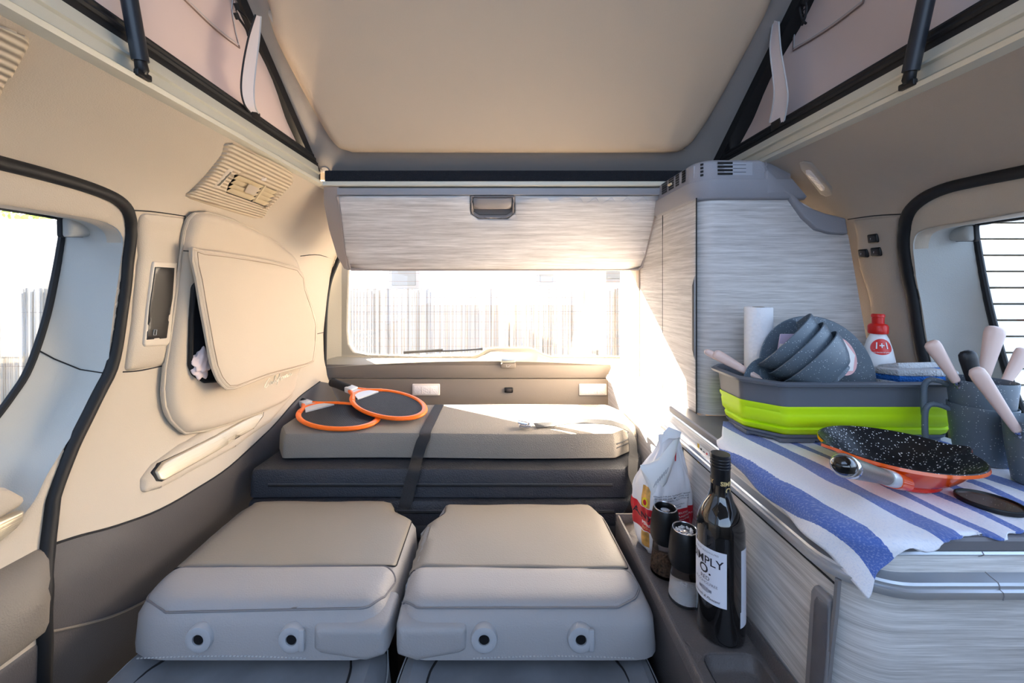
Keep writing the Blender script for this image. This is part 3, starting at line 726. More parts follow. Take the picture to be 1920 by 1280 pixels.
# silver handwriting on the cover
sc_ = [[(14, 9), (11, 12), (6, 8), (2, 2), (5, 0), (10, 3)], [(18, 5), (15, 6), (13, 3), (15, 1), (18, 4), (19, 1), (21, 4)], [(21, 4), (25, 12), (23, 11), (22, 3), (24, 1), (26, 4)], [(26, 4), (27, 1), (29, 4)], [(27.5, 6.5), (28, 7)],
       [(29, 4), (34, 13), (33, 14), (30, 4), (27, -4)], [(29, 6), (34, 6.5)], [(37, 5), (34, 4), (34, 1), (37, 1), (38, 4), (37, 5), (40, 4.6)], [(40, 5), (40, 1), (41, 4), (43, 5)], [(43, 5), (43, 1), (45, 4.6), (47, 5), (46, 1), (48, 2)], [(48, 4.5), (48.6, 1), (50, 2.5)], [(49.5, 7), (50, 7.5)], [(54, 5), (51, 4), (51, 1.5), (54, 4), (54.5, 1), (57, 3)]]
b = MB()
for s_ in sc_:
    pts = []
    for x_, y_ in s_:
        u = 494+x_*.93; v = 728-y_*1.15-x_*.43
        y, z = onW(-1, u, v, .033); pts.append(Vector((wallX(-1, y, z)+.0335, y, z)))
    b.tube(spline(pts, 4), .0011, 5)
b.build('silver_lettering', mat('silver_thread', srgb(236, 232, 214), .3, metal=.4), WC)
# crumpled cloth in the pocket
for (u, v, r, lab) in ((368, 690, .022, 0),):
    y, z = onW(-1, u, v, .05)
    bm = bmesh.new(); bmesh.ops.create_icosphere(bm, subdivisions=4, radius=1)
    for vv in bm.verts:
        c = vv.co; k = 1+.16*math.sin(5*c.x+7*c.z)+.12*math.sin(9*c.y-6*c.z)+.08*math.sin(14*c.z+3*c.x)
        vv.co = Vector((c.x*.009*k, c.y*.028*k, c.z*.034*k))
    me = bpy.data.meshes.new('crumpled_cloth'); bm.to_mesh(me); bm.free(); me.shade_smooth(); me.materials.append(mat('pale_pink_cloth', srgb(226, 208, 206), .9, bump=.5, bscale=60))
    o = bpy.data.objects.new('crumpled_cloth', me); COL.objects.link(o); o.location = (wallX(-1, y+.02, z)+.044, y+.026, z+.006); tag(o, 'pale crumpled cloth peeking out of the window cover pocket', 'cloth')
# touch panel on the pillar
T = empty('control_panel', (0, 0, 0)); tag(T, 'tall black glass control screen in a beige bezel on the left pillar', 'control panel')
q = wl([(288, 489), (335, 492), (332, 540), (321, 640), (316, 648), (273, 650), (270, 645), (279, 560)], off=.014)
panel('bezel', fillet(q, .005), wmap(-1, .008), .006, .005, mat('bezel_beige', srgb(214, 200, 180), .4), T, step=.01)
q = wl([(292, 500), (329, 502), (325, 560), (314, 634), (276, 637), (281, 580)], off=.016)
scr = panel('screen', fillet(q, .002), wmap(-1, .0135), .002, .002, mat('screen_glass', srgb(44, 42, 40), .3), T, step=.02)
q = wl([(290, 618), (295, 618), (294, 628), (289, 628)], off=.018)
MB().tube([Vector((wallX(-1, y, z)+.0165, y, z)) for y, z in q], .0008, 5, closed=True).build('home_symbol', THREAD, scr)
# air outlet panel in the headliner
RIB = mat('ribbed_beige_plastic', srgb(206, 188, 160), .5, bump=.9, bscale=58, kind='wave')
for q in RIB.node_tree.nodes:
    if q.type == 'BUMP': q.inputs['Distance'].default_value = .003; q.inputs['Strength'].default_value = 1
T = empty('air_vent_panel', (0, 0, 0)); tag(T, 'ribbed beige air outlet panel with louvres in the left headliner', 'air vent')
out = [(434, 268), (470, 282), (520, 304), (549, 322), (551, 336), (546, 350), (500, 402), (488, 409), (470, 405), (400, 384), (358, 368), (372, 352), (400, 322), (425, 290)]
q = wl(out, off=.012); q = [(p.x, p.y) for p in spline([(a, b, 0) for a, b in q], 3, True)]
op = wl([(447, 326), (523, 359), (502, 388), (427, 360), (432, 344)], off=.012)
op2 = wl([(427, 316), (438, 319), (411, 355), (399, 351)], off=.012)
vp = panel('vent_cover', q, wmap(-1, .002), .012, .010, RIB, T, step=.012, holes=[op], back=.002, p=3)
panel('louvre_well', op, wmap(-1, .0006), .0005, .0, BLK, T, step=.02, back=0)
def bil(Q, s_, t_):
    return Vector(Q[0]).lerp(Vector(Q[1]), s_).lerp(Vector(Q[3]).lerp(Vector(Q[2]), s_), t_)
Q4 = [op[0], op[1], op[2], op[3]]
for g0, g1 in ((.02, .60), (.64, .97)):
    for k in range(4):
        t0 = .06+k*.235; t1 = t0+.15
        rows = []
        for tt, hh in ((t0, .013), (t1, .004)):
            rows.append([Vector((wallX(-1, p.x, p.y)+hh, p.x, p.y)) for p in (bil(Q4, g0+(g1-g0)*i/4, tt) for i in range(5))])
        MB().slab(rows, Vector((-.002, 0, -.001))).build('louvre', mat('louvre_beige', srgb(214, 196, 160), .5), T)
for s_ in (.62,):
    rows = [[Vector((wallX(-1, p.x, p.y)+.014, p.x, p.y)) for p in (bil(Q4, s_-.015, t_/4) for t_ in range(5))], [Vector((wallX(-1, p.x, p.y)+.014, p.x, p.y)) for p in (bil(Q4, s_+.02, t_/4) for t_ in range(5))]]
    MB().slab(rows, Vector((-.006, 0, 0))).build('divider', MATS['louvre_beige'], T)
a = bil(Q4, .25, .3); c_ = bil(Q4, .42, .62)
rows = [[Vector((wallX(-1, p.x, p.y)+.026, p.x, p.y)) for p in (bil(Q4, .22, .35), bil(Q4, .44, .35))], [Vector((wallX(-1, p.x, p.y)+.020, p.x, p.y)) for p in (bil(Q4, .28, .72), bil(Q4, .48, .72))]]
MB().slab(rows, Vector((-.005, 0, 0))).build('louvre_knob', MATS['bezel_beige'], T)
for nm, Lp, m_, h_ in (('reading_light_frame', [(429, 314), (439, 318), (409, 356), (399, 351)], MATS['bezel_beige'], .0145), ('reading_light', [(431, 322), (434, 323), (410, 349), (406, 347)], mat('light_diffuser_grey', srgb(120, 116, 104), .25), .0165), ('light_button', [(492, 331), (500, 333), (499, 340), (490, 338)], MATS['lamp_frame_plastic'], .0155)):
    panel(nm, fillet(wl(Lp, off=.014), .001), wmap(-1, h_-.003), .003, .001, m_, T, step=.01)
# second ribbed grille at the upper left
T = empty('ribbed_grille', (0, 0, 0)); tag(T, 'ribbed beige grille at the front end of the left headliner', 'grille')
q = wl([(-160, -30), (-20, 36), (40, 58), (62, 68), (63, 84), (30, 145), (-10, 205), (-60, 290), (-220, 230)], off=.012)
panel('grille_cover', fillet(q, .012), wmap(-1, .001), .012, .008, RIB, T, step=.02, p=3)
# right headliner lamp and recess
T = empty('headliner_lamp', (0, 0, 0)); tag(T, 'slim grey oval lamp in the right headliner beside the wardrobe', 'lamp')
q = wl([(1492, 304), (1500, 301), (1514, 304), (1558, 358), (1559, 366), (1546, 370), (1534, 366), (1494, 316)], 1, .01)
panel('lamp_bezel', fillet(q, .006), wmap(1, .0), .006, .005, mat('lamp_bezel_grey', srgb(172, 164, 154), .45), T, step=.01)
q = wl([(1505, 318), (1514, 318), (1543, 352), (1541, 358), (1534, 358), (1506, 326)], 1, .012)
panel('lamp_lens', fillet(q, .002), wmap(1, .005), .002, .002, MATS['lamp_diffuser'], T, step=.01)
T = empty('headliner_handle_recess', (0, 0, 0)); tag(T, 'flat grey moulded cover in the right headliner above the side window', 'cover')
q = wl([(1750, 351), (1806, 338), (1868, 339), (1812, 353), (1790, 353)], 1, .01)
panel('cover_plate', fillet(q, .006), wmap(1, .0), .006, .004, mat('lamp_bezel_grey', (0,)*4), T, step=.015)
# three black buttons on the right pillar
for (u, v, lb) in ((1635, 447, 'topmost of the three black buttons on the right pillar'), (1617, 475, 'lower left of the three black buttons on the right pillar'), (1641, 472, 'lower right of the three black buttons on the right pillar')):
    y, z = onW(1, u, v, .012); T = empty('button_switch', (wallX(1, y, z)-.0085, y, z)); tag(T, lb, 'switch', 'black buttons on the right pillar')
    Mx = zto((0, 0, 0), (-1, 0, -.12))
    MB().rbox((-.0125, -.0105, -.002), (.0125, .0105, .004), .003, 3, Mx).build('bezel', BLK, T)
    MB().rbox((-.008, -.007, .0), (.008, .007, .0065), .002, 2, Mx).build('rocker', mat('dark_button', (0,)*4), T)
    MB().tube([Mx @ Vector((-.001, -.002, .0068)), Mx @ Vector((.0, .002, .0068))], .0006, 5).build('symbol', THREAD, T)

# =================================================================== OVERHEAD CABINET
OC = empty('overhead_cabinet', (0, 1.2, 1.25)); tag(OC, 'long grey wood overhead cabinet hanging above the rear window', 'cabinet')
O = OC.location
yt, yb = 1.20, 1.36
zt_ = atY(0, 353, yt).z; zs_ = atY(0, 367, yt).z; zb = atY(0, 503, yb).z
xl, xr_ = atY(634, 366, yt).x, atY(1236, 372, yt).x
SLn = Vector((0, zt_-zb, yb-yt)).normalized()*-1                      # outward normal of the sloped front
def cf(x, t, h):                                                     # t: 0 top .. 1 bottom along the face
    z = zs_+(zb-zs_)*t; y = yt+(yb-yt)*(zs_-z)/(zs_-zb)
    return Vector((x, y, z))+Vector((0, -.86, -.5)).normalized()*h-O
Lf = math.hypot(zs_-zb, yb-yt)
xbl, xbr = atY(655, 505, yb).x, atY(1200, 505, yb).x
fo = [(xl, 0), (xr_, 0), (xr_-.003, .5*Lf), (xbr, Lf), (xbl, Lf), (xl+.002, .15*Lf)]
hu = [atY(u, v, yt) for u, v in ((881, 368), (966, 368))]; hx0, hx1 = hu[0].x, hu[1].x; hd = .075
cut = [(hx0, -.01), (hx1, -.01), (hx1, hd*.75), (hx1-.022, hd), (hx0+.022, hd), (hx0, hd*.75)]
fo2 = [(xl, 0), (hx0, 0), (hx0, hd*.75), (hx0+.022, hd), (hx1-.022, hd), (hx1, hd*.75), (hx1, 0), (xr_, 0), (xr_, .6*Lf), (xbr+.004, Lf-.01), (xbr-.012, Lf), (xbl+.012, Lf), (xbl-.002, Lf-.01), (xl+.001, .1*Lf)]
flapo = panel('cabinet_flap', fo2, lambda a, b, h: cf(a, b/Lf, h), .010, .004, WOOD, OC, step=.05, back=.008)
tr = [(xbl, 0), (xbr, 0)]
MB().tube([cf(xl-.002, 0, .004), cf(xl-.001, .1, .004), cf(xbl-.004, .96, .004), cf(xbl+.008, 1.01, .004), cf(xbr-.008, 1.01, .004), cf(xbr+.004, .96, .004), cf(xr_+.002, .5, .004), cf(xr_+.002, 0, .004)], .0045, 8).build('edge_trim', mat('flap_edge_grey', srgb(160, 148, 140), .5), flapo)
MB().rbox(Vector((xl-.001, yt-.008, zs_+.001))-O, Vector((xr_+.002, yt+.02, zt_))-O, .003).build('top_strip', mat('cool_grey_plastic', srgb(150, 148, 150), .5), OC)
MB().add([p-O for p in [Vector((xl+.01, yt+.012, zt_)), Vector((xr_, yt+.012, zt_)), Vector((xr_, yt+.30, zt_)), Vector((xl+.01, yt+.30, zt_)), Vector((xbl+.01, yb+.012, zb)), Vector((xbr, yb+.012, zb)), Vector((xbr, yb+.12, zb)), Vector((xbl+.01, yb+.12, zb))]],
      [(0, 1, 2, 3), (4, 5, 6, 7), (0, 1, 5, 4), (2, 3, 7, 6), (0, 3, 7, 4), (1, 2, 6, 5)]).build('carcass', MATS['flap_edge_grey'], OC, smooth=False)
# left end cheek
c0, c1 = atY(608, 352, yt), atY(634, 352, yt)
L1 = [atY(u, v, yt+k) for u, v, k in ((607, 350, 0), (607, 380, .02), (617, 430, .08), (632, 480, .13), (645, 503, .16))]
L2 = [atY(u, v, yt+k) for u, v, k in ((622, 350, -.008), (623, 380, .01), (632, 430, .07), (644, 480, .125), (651, 506, .155))]
L3 = [atY(u, v, yt+k) for u, v, k in ((635, 350, -.008), (635, 380, .008), (641, 430, .065), (650, 480, .12), (657, 506, .152))]
MB().grid([[p-O+Vector((0, .1, 0)) for p in L1], [p-O for p in L1], [p-O for p in L2], [p-O for p in L3], [p-O+Vector((0, .05, 0)) for p in L3]]).build('end_cheek', MATS['flap_edge_grey'], OC)
# handle
HH = MB()
hm = (hx0+hx1)/2; hw = (hx1-hx0)/2
hb = panel('handle', [(hx0+.001, -.0), (hx1-.001, -.0), (hx1-.001, hd*.75), (hx1-.0225, hd-.001), (hx0+.0225, hd-.001), (hx0+.001, hd*.75)], lambda a, b, h: cf(a, b/Lf, h), .012, .005, mat('handle_grey', srgb(150, 140, 134), .5), OC, step=.02, holes=[[(hx0+.009, .004), (hx1-.009, .004), (hx1-.009, hd*.72), (hx1-.026, hd-.009), (hx0+.026, hd-.009), (hx0+.009, hd*.72)]], back=.006)
panel('handle_well', [(hx0+.008, .003), (hx1-.008, .003), (hx1-.008, hd*.73), (hx1-.025, hd-.008), (hx0+.025, hd-.008), (hx0+.008, hd*.73)], lambda a, b, h: cf(a, b/Lf, h-.012), .001, 0, MATS['handle_grey'], hb, step=.02, back=0)
panel('handle_lever', [(hx0+.0095, .0045), (hx1-.0095, .0045), (hx1-.0095, hd*.56), (hx0+.0095, hd*.56)], lambda a, b, h: cf(a, b/Lf, h), .010, .004, MATS['handle_grey'], hb, step=.02, back=.004)

# =================================================================== WARDROBE
WR = empty('wardrobe', (.5, .967, .87)); O = WR.location; tag(WR, 'tall grey wood wardrobe in the right rear corner behind the worktop', 'wardrobe')
XW, YWd, RC = .480, .967, .045
def wpath(x1, ext=0, y0=1.60, n=8):
    P = [(Vector((XW, y0)), Vector((-1, 0)))]+[(Vector((XW, y)), Vector((-1, 0))) for y in (1.4, 1.2, 1.08)]
    for k in range(n+1):
        t = k/n*PI/2; nn = Vector((-math.cos(t), -math.sin(t))); P.append((Vector((XW+RC, YWd+RC))+nn*RC, nn))
    for x in x1: P.append((Vector((x, YWd)), Vector((0, -1))))
    return P
top = {.700: 1.42, .76: 1.385, .80: 1.355, .844: 1.323, .862: 1.22, .885: 1.09, .905: .99, .915: .885}
# side facing the aisle: fixed rear strip, door with handle; front: one curved panel
yD0 = atX(1306, 500, XW).y; yD1 = atX(1243, 500, XW).y
z0 = .884; z1w = 1.415
body = MB(); PP = wpath(list(top)[:])
zt2 = lambda p: top.get(round(p.x, 3), 1.418) if p.x > .69 else 1.418
rows = [[Vector((p.x, p.y, z0))-O for p, n in PP], [Vector((p.x, p.y, zt2(p)))-O for p, n in PP]]
body.grid(rows); body.grid([[r+Vector((.0, .0, 0)) for r in rows[1]], [Vector((.62, 1.5, 1.41))-O]*len(PP)])
body.build('carcass', WOOD, WR, angle=50)
MB().tube([Vector((XW-.0005, yD1, z0))-O, Vector((XW-.0005, yD1, z1w))-O], .0016, 4).build('door_gap', SEAM, WR)
dr = panel('door', [(yD0+.002, z0+.004), (yD1-.003, z0+.004), (yD1-.003, z1w), (yD0+.002, z1w)], lambda a, b, h: Vector((XW-h, a, b))-O, .0025, .002, WOOD, WR, step=.08, back=0)
MB().tube([Vector((XW-.0005, yD0-.0005, z0))-O, Vector((XW-.0005, yD0-.0005, z1w))-O], .0016, 4).build('door_gap', SEAM, WR)
ha, hb_ = atX(1302, 520, XW), atX(1302, 670, XW)
hp = [(yD0+.006, ha.z-.01), (yD0+.016, ha.z), (yD0+.020, ha.z-.02), (yD0+.020, hb_.z+.02), (yD0+.016, hb_.z), (yD0+.006, hb_.z+.01)]
hp = [(yD0+.001, ha.z+.006), (yD0+.014, ha.z-.014), (yD0+.016, ha.z-.03), (yD0+.016, hb_.z+.03), (yD0+.014, hb_.z+.014), (yD0+.001, hb_.z-.006)]
hnd = panel('handle', hp, lambda a, b, h: Vector((XW-.002-h, a, b))-O, .004, .003, mat('handle_light_grey', srgb(176, 172, 168), .4), dr, step=.02, back=0)
panel('finger_slot', [(yD0+.001, ha.z-.006), (yD0+.009, ha.z-.02), (yD0+.009, hb_.z+.02), (yD0+.001, hb_.z+.006)], lambda a, b, h: Vector((XW-.0055-h, a, b))-O, .001, 0, mat('slot_dark', srgb(64, 62, 64), .6), hnd, step=.02, back=0)
# rear end strips
MB().rbox(Vector((XW-.006, 1.375, .885))-O, Vector((XW+.0, 1.400, 1.27))-O, .002).build('edge_strip', mat('edge_strip_beige', srgb(196, 178, 156), .5), WR)
MB().rbox(Vector((XW-.002, 1.40, .60))-O, Vector((XW+.03, 1.60, 1.40))-O, .002).build('rear_panel', mat('rear_panel_white', srgb(226, 218, 208), .5), WR)
# moulded grey cap with air slots
cap_x = [.56, .62, .665, .700]
PC = wpath(cap_x, y0=1.215)
PC = [q for q in PC if q[0].y <= 1.2001 or q[0].x > XW+.0001 or q is PC[0]]
pr = [(-.01, 1.408), (.004, 1.408), (.011, 1.414), (.012, 1.455), (.006, 1.460), (.004, 1.50), (-.004, 1.506), (-.03, 1.507)]
rows = []
for i, (o_, z) in enumerate(pr):
    r_ = []
    for p, n in PC:
        x = p.x+n.x*o_; 
        if p.x > .699: x = .700 - .0*z + (.035 if z < 1.45 else 0)
        elif p.x > .66: x += (.015 if z < 1.45 else 0)
        r_.append(Vector((x, p.y+n.y*o_, z))-O)
    rows.append(r_)
b = MB().grid(rows); b.grid([rows[-1], [Vector((.70, 1.2, 1.507))-O]*len(rows[-1])])
capo = b.build('top_cap', mat('cap_grey', srgb(150, 148, 152), .6, bump=.4, bscale=500), WR, angle=50)
wing = [(.700, 1.50), (.705, 1.455), (.735, 1.412), (.765, 1.380), (.80, 1.352), (.852, 1.345), (.850, 1.318), (.82, 1.310), (.775, 1.312), (.745, 1.335), (.715, 1.375), (.695, 1.41), (.69, 1.5)]
wing = [(p.x, p.z) for p in (atY(u, v, YWd-.012) for u, v in ((1440, 299), (1443, 318), (1452, 326), (1488, 362), (1512, 385), (1548, 398), (1588, 408), (1593, 440), (1560, 438), (1532, 430), (1508, 408), (1480, 368), (1470, 364), (1436, 366), (1436, 299)))]
panel('cap_wing', fillet(wing, .006), lambda a, b, h: Vector((a, YWd-h, b))-O, .012, .007, MATS['cap_grey'], WR, step=.015, back=0, p=2.5)
# slots: groups of dark slots following the cap
def capP(s_, z, o_):
    # s_ : distance along the path from the corner centre; negative = aisle side
    arc = RC*PI/2
    if s_ < 0: p, n = Vector((XW, YWd+RC-s_)), Vector((-1, 0))
    elif s_ < arc:
        t = s_/RC; n = Vector((-math.cos(t), -math.sin(t))); p = Vector((XW+RC, YWd+RC))+n*RC
    else: p, n = Vector((XW+RC+(s_-arc), YWd)), Vector((0, -1))
    return Vector((p.x+n.x*o_, p.y+n.y*o_, z))-O
def slotpanel(s0, s1, zs0, zs1, m_, nm, h):
    rows = [[capP(s0+(s1-s0)*i/4, z, h) for i in range(5)] for z in (zs0, zs1)]
    return MB().grid(rows).build(nm, m_, capo)
arc = RC*PI/2
# path position of picture columns
def s_of(u):
    a = (u-UX)/F; Y = XW/a
    if Y > YWd+RC: return -(Y-YWd-RC)
    x = a*YWd
    return max(arc*.5, arc+(x-XW-RC))
slotpanel(s_of(1258), s_of(1408), 1.467, 1.497, mat('grille_pale', srgb(160, 160, 166), .5), 'vent_recess', .0058)
for (u0, u1) in ((1245, 1255), (1258, 1268), (1271, 1278), (1283, 1290), (1296, 1304), (1312, 1322), (1343, 1371)):
    for k in range(5 if u1 < 1300 else 4):
        n_ = 5 if u1 < 1300 else 4
        zc = 1.470+k*(.026/(n_-1)); slotpanel(s_of(u0), s_of(u1), zc-.0026, zc+.0026, BLK, 'air_slot', .0066)
for k in range(3):
    zc = 1.4743+k*.0087; slotpanel(s_of(1372), s_of(1396), zc-.0005, zc+.0005, SEAM, 'air_slot', .0062)
MB().rbox(capP(s_of(1262), 1.482, .006)+Vector((-.006, -.010, -.003)), capP(s_of(1262), 1.482, .006)+Vector((.0, .010, .003)), .002, 2).build('vent_slider', MATS['louvre_beige'], capo)
MB().tube([Vector((.705, .960, 1.46))-O]*1+[Vector((.71, .962, 1.45))-O], .0, 4)
# =================================================================== KITCHEN
ZT = .885                                                            # worktop level
XK, YK, RK = .447, .500, .050                                        # aisle face, front face, corner radius
def kpath(off=0, y0=1.62, x1=.925, n=10, tilt=0):
    P = [(Vector((XK-off, y)), Vector((-1, 0))) for y in (y0, 1.2, .9, .7)]
    for k in range(n+1):
        t = k/n*PI/2; nn = Vector((-math.cos(t), -math.sin(t))); P.append((Vector((XK+RK, YK+RK))+nn*(RK+off), nn))
    for x in (.65, .8, x1): P.append((Vector((x, YK-off)), Vector((0, -1))))
    return P
KU = empty('kitchen_unit', (.6, .7, 0)); O = KU.location; tag(KU, 'grey wood kitchen unit with rounded front corner on the right side', 'kitchen unit')
def kb(z, off, yshift): return [Vector((p.x+n.x*off, p.y+n.y*off+yshift*sm(.9, .5, p.y), z))-O for p, n in kpath()]
b = MB().grid([kb(.0, .012, .05), kb(.3, .012, .045), kb(.60, .012, .022), kb(.835, .012, .0), kb(.86, .0, 0)])
b.build('cabinet_body', WOODK, KU, angle=60)
MB().rbox(Vector((XK+.02, YK+.06, .855))-O, Vector((.925, .962, .862))-O, .001, 1).build('under_frame', GREYP, KU)
# aluminium edge profile around the worktop
al = [(-.012, .868), (.004, .868), (.006, .8655), (.003, .862), (-.002, .858), (-.004, .851), (.0, .846), (.008, .8445), (.012, .843), (.020, .841), (.0215, .838), (.0215, .834), (.025, .8325), (.0255, .829), (.025, .824), (.020, .822), (.005, .821), (-.012, .821)]
def swp(name, prf, m_, par, yend=1.6, **k):
    pth = [(p-Vector((O.x, O.y)), n) for p, n in kpath(0, yend)]
    return sweep(name, [(a, z-O.z) for a, z in prf], pth, m_, par, **k)
edge = swp('edge_profile', al, ALU, KU, angle=25)
# joint lines of the corner moulding
for x in (.600,):
    MB().tube([Vector((x, YK-a_-.0002, z))-O for a_, z in al[1:-1]], .0006, 4).build('corner_joint', GREYP, edge)
# aisle side: door and gap lines, grip, sticker
xk = XK-.012
def kx(z): return .022*sm(.86, .60, z)+.0
yg = .482
MB().tube([Vector((xk-.0015, YK+.010+kx(z), z))-O for z in (.822, .78, .72, .66, .60, .5, .3)], .0038, 6).build('door_edge_strip', mat('strip_grey', srgb(128, 124, 124), .5), KU)
g = MB()
gp = [(YK+.018, .790), (YK+.046, .790), (YK+.052, .778), (YK+.066, .60), (YK+.068, .45), (YK+.034, .45), (YK+.030, .60), (YK+.020, .72)]
grip = panel('grip', fillet(gp, .006), lambda a, b_, h: Vector((xk-h, a, b_))-O, .007, .004, mat('grip_grey', srgb(132, 130, 132), .45), KU, step=.02, back=0)
gp2 = [(YK+.020, .780), (YK+.038, .780), (YK+.043, .770), (YK+.055, .60), (YK+.058, .46), (YK+.038, .46), (YK+.033, .60), (YK+.023, .72)]
panel('grip_hollow', fillet(gp2, .004), lambda a, b_, h: Vector((xk-.0072-h, a, b_))-O, .0006, .0005, mat('grip_hollow_grey', srgb(100, 100, 106), .5), grip, step=.02, back=0)
yl = .95
MB().tube([Vector((xk-.001, yl, .818))-O, Vector((xk-.001, yl, .60))-O], .0016, 4).build('door_gap', SEAM, KU)
MB().tube([Vector((xk-.001, y, .812))-O for y in (yl, .8, .6, .515)], .0014, 4).build('door_gap', SEAM, KU)
a = atX(1306, 829, xk-.001); b2 = atX(1324, 862, xk-.001)
stk = MB().rbox(Vector((xk-.0008, a.y-.052, a.z-.042))-O, Vector((xk, a.y-.004, a.z+.0))-O, .0003, 1).build('safety_sticker', mat('sticker_white', srgb(240, 238, 232), .5), KU)
MB().rbox(Vector((xk-.0012, a.y-.012, a.z-.042))-O, Vector((xk, a.y-.004, a.z))-O, .0002, 1).build('yellow_stripe', mat('sticker_yellow', srgb(240, 190, 20), .5), stk)
for k, (dy, dz, c) in enumerate(((.020, .010, 0), (.032, .012, 0), (.044, .010, 1), (.022, .028, 0), (.034, .030, 0), (.045, .032, 0))):
    MB().rbox(Vector((xk-.0013, a.y-dy-.003, a.z-dz-.006))-O, Vector((xk, a.y-dy+.003, a.z-dz+.005))-O, .0005, 1).build('pictogram', RED if c else SEAM, stk)
# worktop slab
WTp = empty('worktop', (.6, .7, .868)); O = WTp.location; tag(WTp, 'flat grey worktop with rounded front corner on top of the kitchen unit', 'worktop')
rows = []
for o_, z in ((-.02, .868), (.003, .868), (.006, .871), (.006, .882), (.003, .885), (-.02, .885)):
    rows.append([Vector((p.x+n.x*o_, p.y+n.y*o_, z))-O for p, n in kpath(0, 1.60)])
b = MB().grid(rows)
tp = [Vector((p.x, p.y, .885))-O for p, n in [(q[0]-q[1]*.02, 0) for q in kpath(0, 1.60)]]+[Vector((.925, .962, .885))-O, Vector((.479, .962, .885))-O, Vector((.479, 1.60, .885))-O]
b.add(tp, [tuple(range(len(tp)))])
b.build('slab', mat('worktop_grey', srgb(112, 110, 114), .45), WTp)
# =================================================================== LEDGE TRAY beside the kitchen
XT0, XT1, ZL = .300, XK-.016, .606
LT = empty('ledge_tray', (.36, .7, 0)); O = LT.location; tag(LT, 'dark taupe plastic ledge with raised rim between the seat and kitchen unit', 'ledge')
TM = mat('ledge_plastic', srgb(92, 86, 84), .38, bump=.5, bscale=420)
rc = fillet([(.322, .641), (.408, .641), (.408, .43), (.322, .43)], .018)
rc2 = fillet([(.304, 1.0), (.4305, 1.0), (.4305, .2), (.304, .2)], .01)
rc2 = [(.303, 1.0), (.4305, 1.0), (.4305, .2), (.303, .2)]
panel('tray_floor', rc2, lambda a, b_, h: Vector((a, b_, ZL+h-.004))-O, .004, .004, TM, LT, step=.05, holes=[[(p.x, p.y) for p in rc]], back=.004)
bt = MB()
R0 = [Vector((p.x, p.y, ZL-.001))-O for p in rc]; ctr = Vector((.365, .535))
R1 = [Vector((ctr.x+(p.x-ctr.x)*.93, ctr.y+(p.y-ctr.y)*.95, ZL-.018))-O for p in rc]; R2 = [Vector((ctr.x+(p.x-ctr.x)*.84, ctr.y+(p.y-ctr.y)*.9, ZL-.022))-O for p in rc]
bt.grid([R0, R1, R2], closed=True); bt.add(R2, [tuple(range(len(R2)))]); bt.build('recess', TM, LT)
lip = [(0, .60), (0, .618), (.004, .622), (.009, .622), (.013, .616), (.018, .606), (.018, .600)]
for nm, x0, sgn in (('inner_rim', .290, 1), ('wall_side_rim', .4325, -1)):
    rows = [[Vector((x0+sgn*q[0]*.8, y, q[1]))-O for y in (.2, .5, .8, 1.0)] for q in lip+[lip[0]]]
    MB().grid(rows).build(nm, TM, LT)
rows = [[Vector((x, 1.0-q[0]*.8+.012, q[1]))-O for x in (.29, .36, .4325)] for q in lip+[lip[0]]]
MB().grid(rows).build('end_rim', TM, LT)
MB().rbox(Vector((.2905, .2, .0))-O, Vector((.31, 1.012, .602))-O, .002, 1).build('side_skirt', TAUPED, LT)

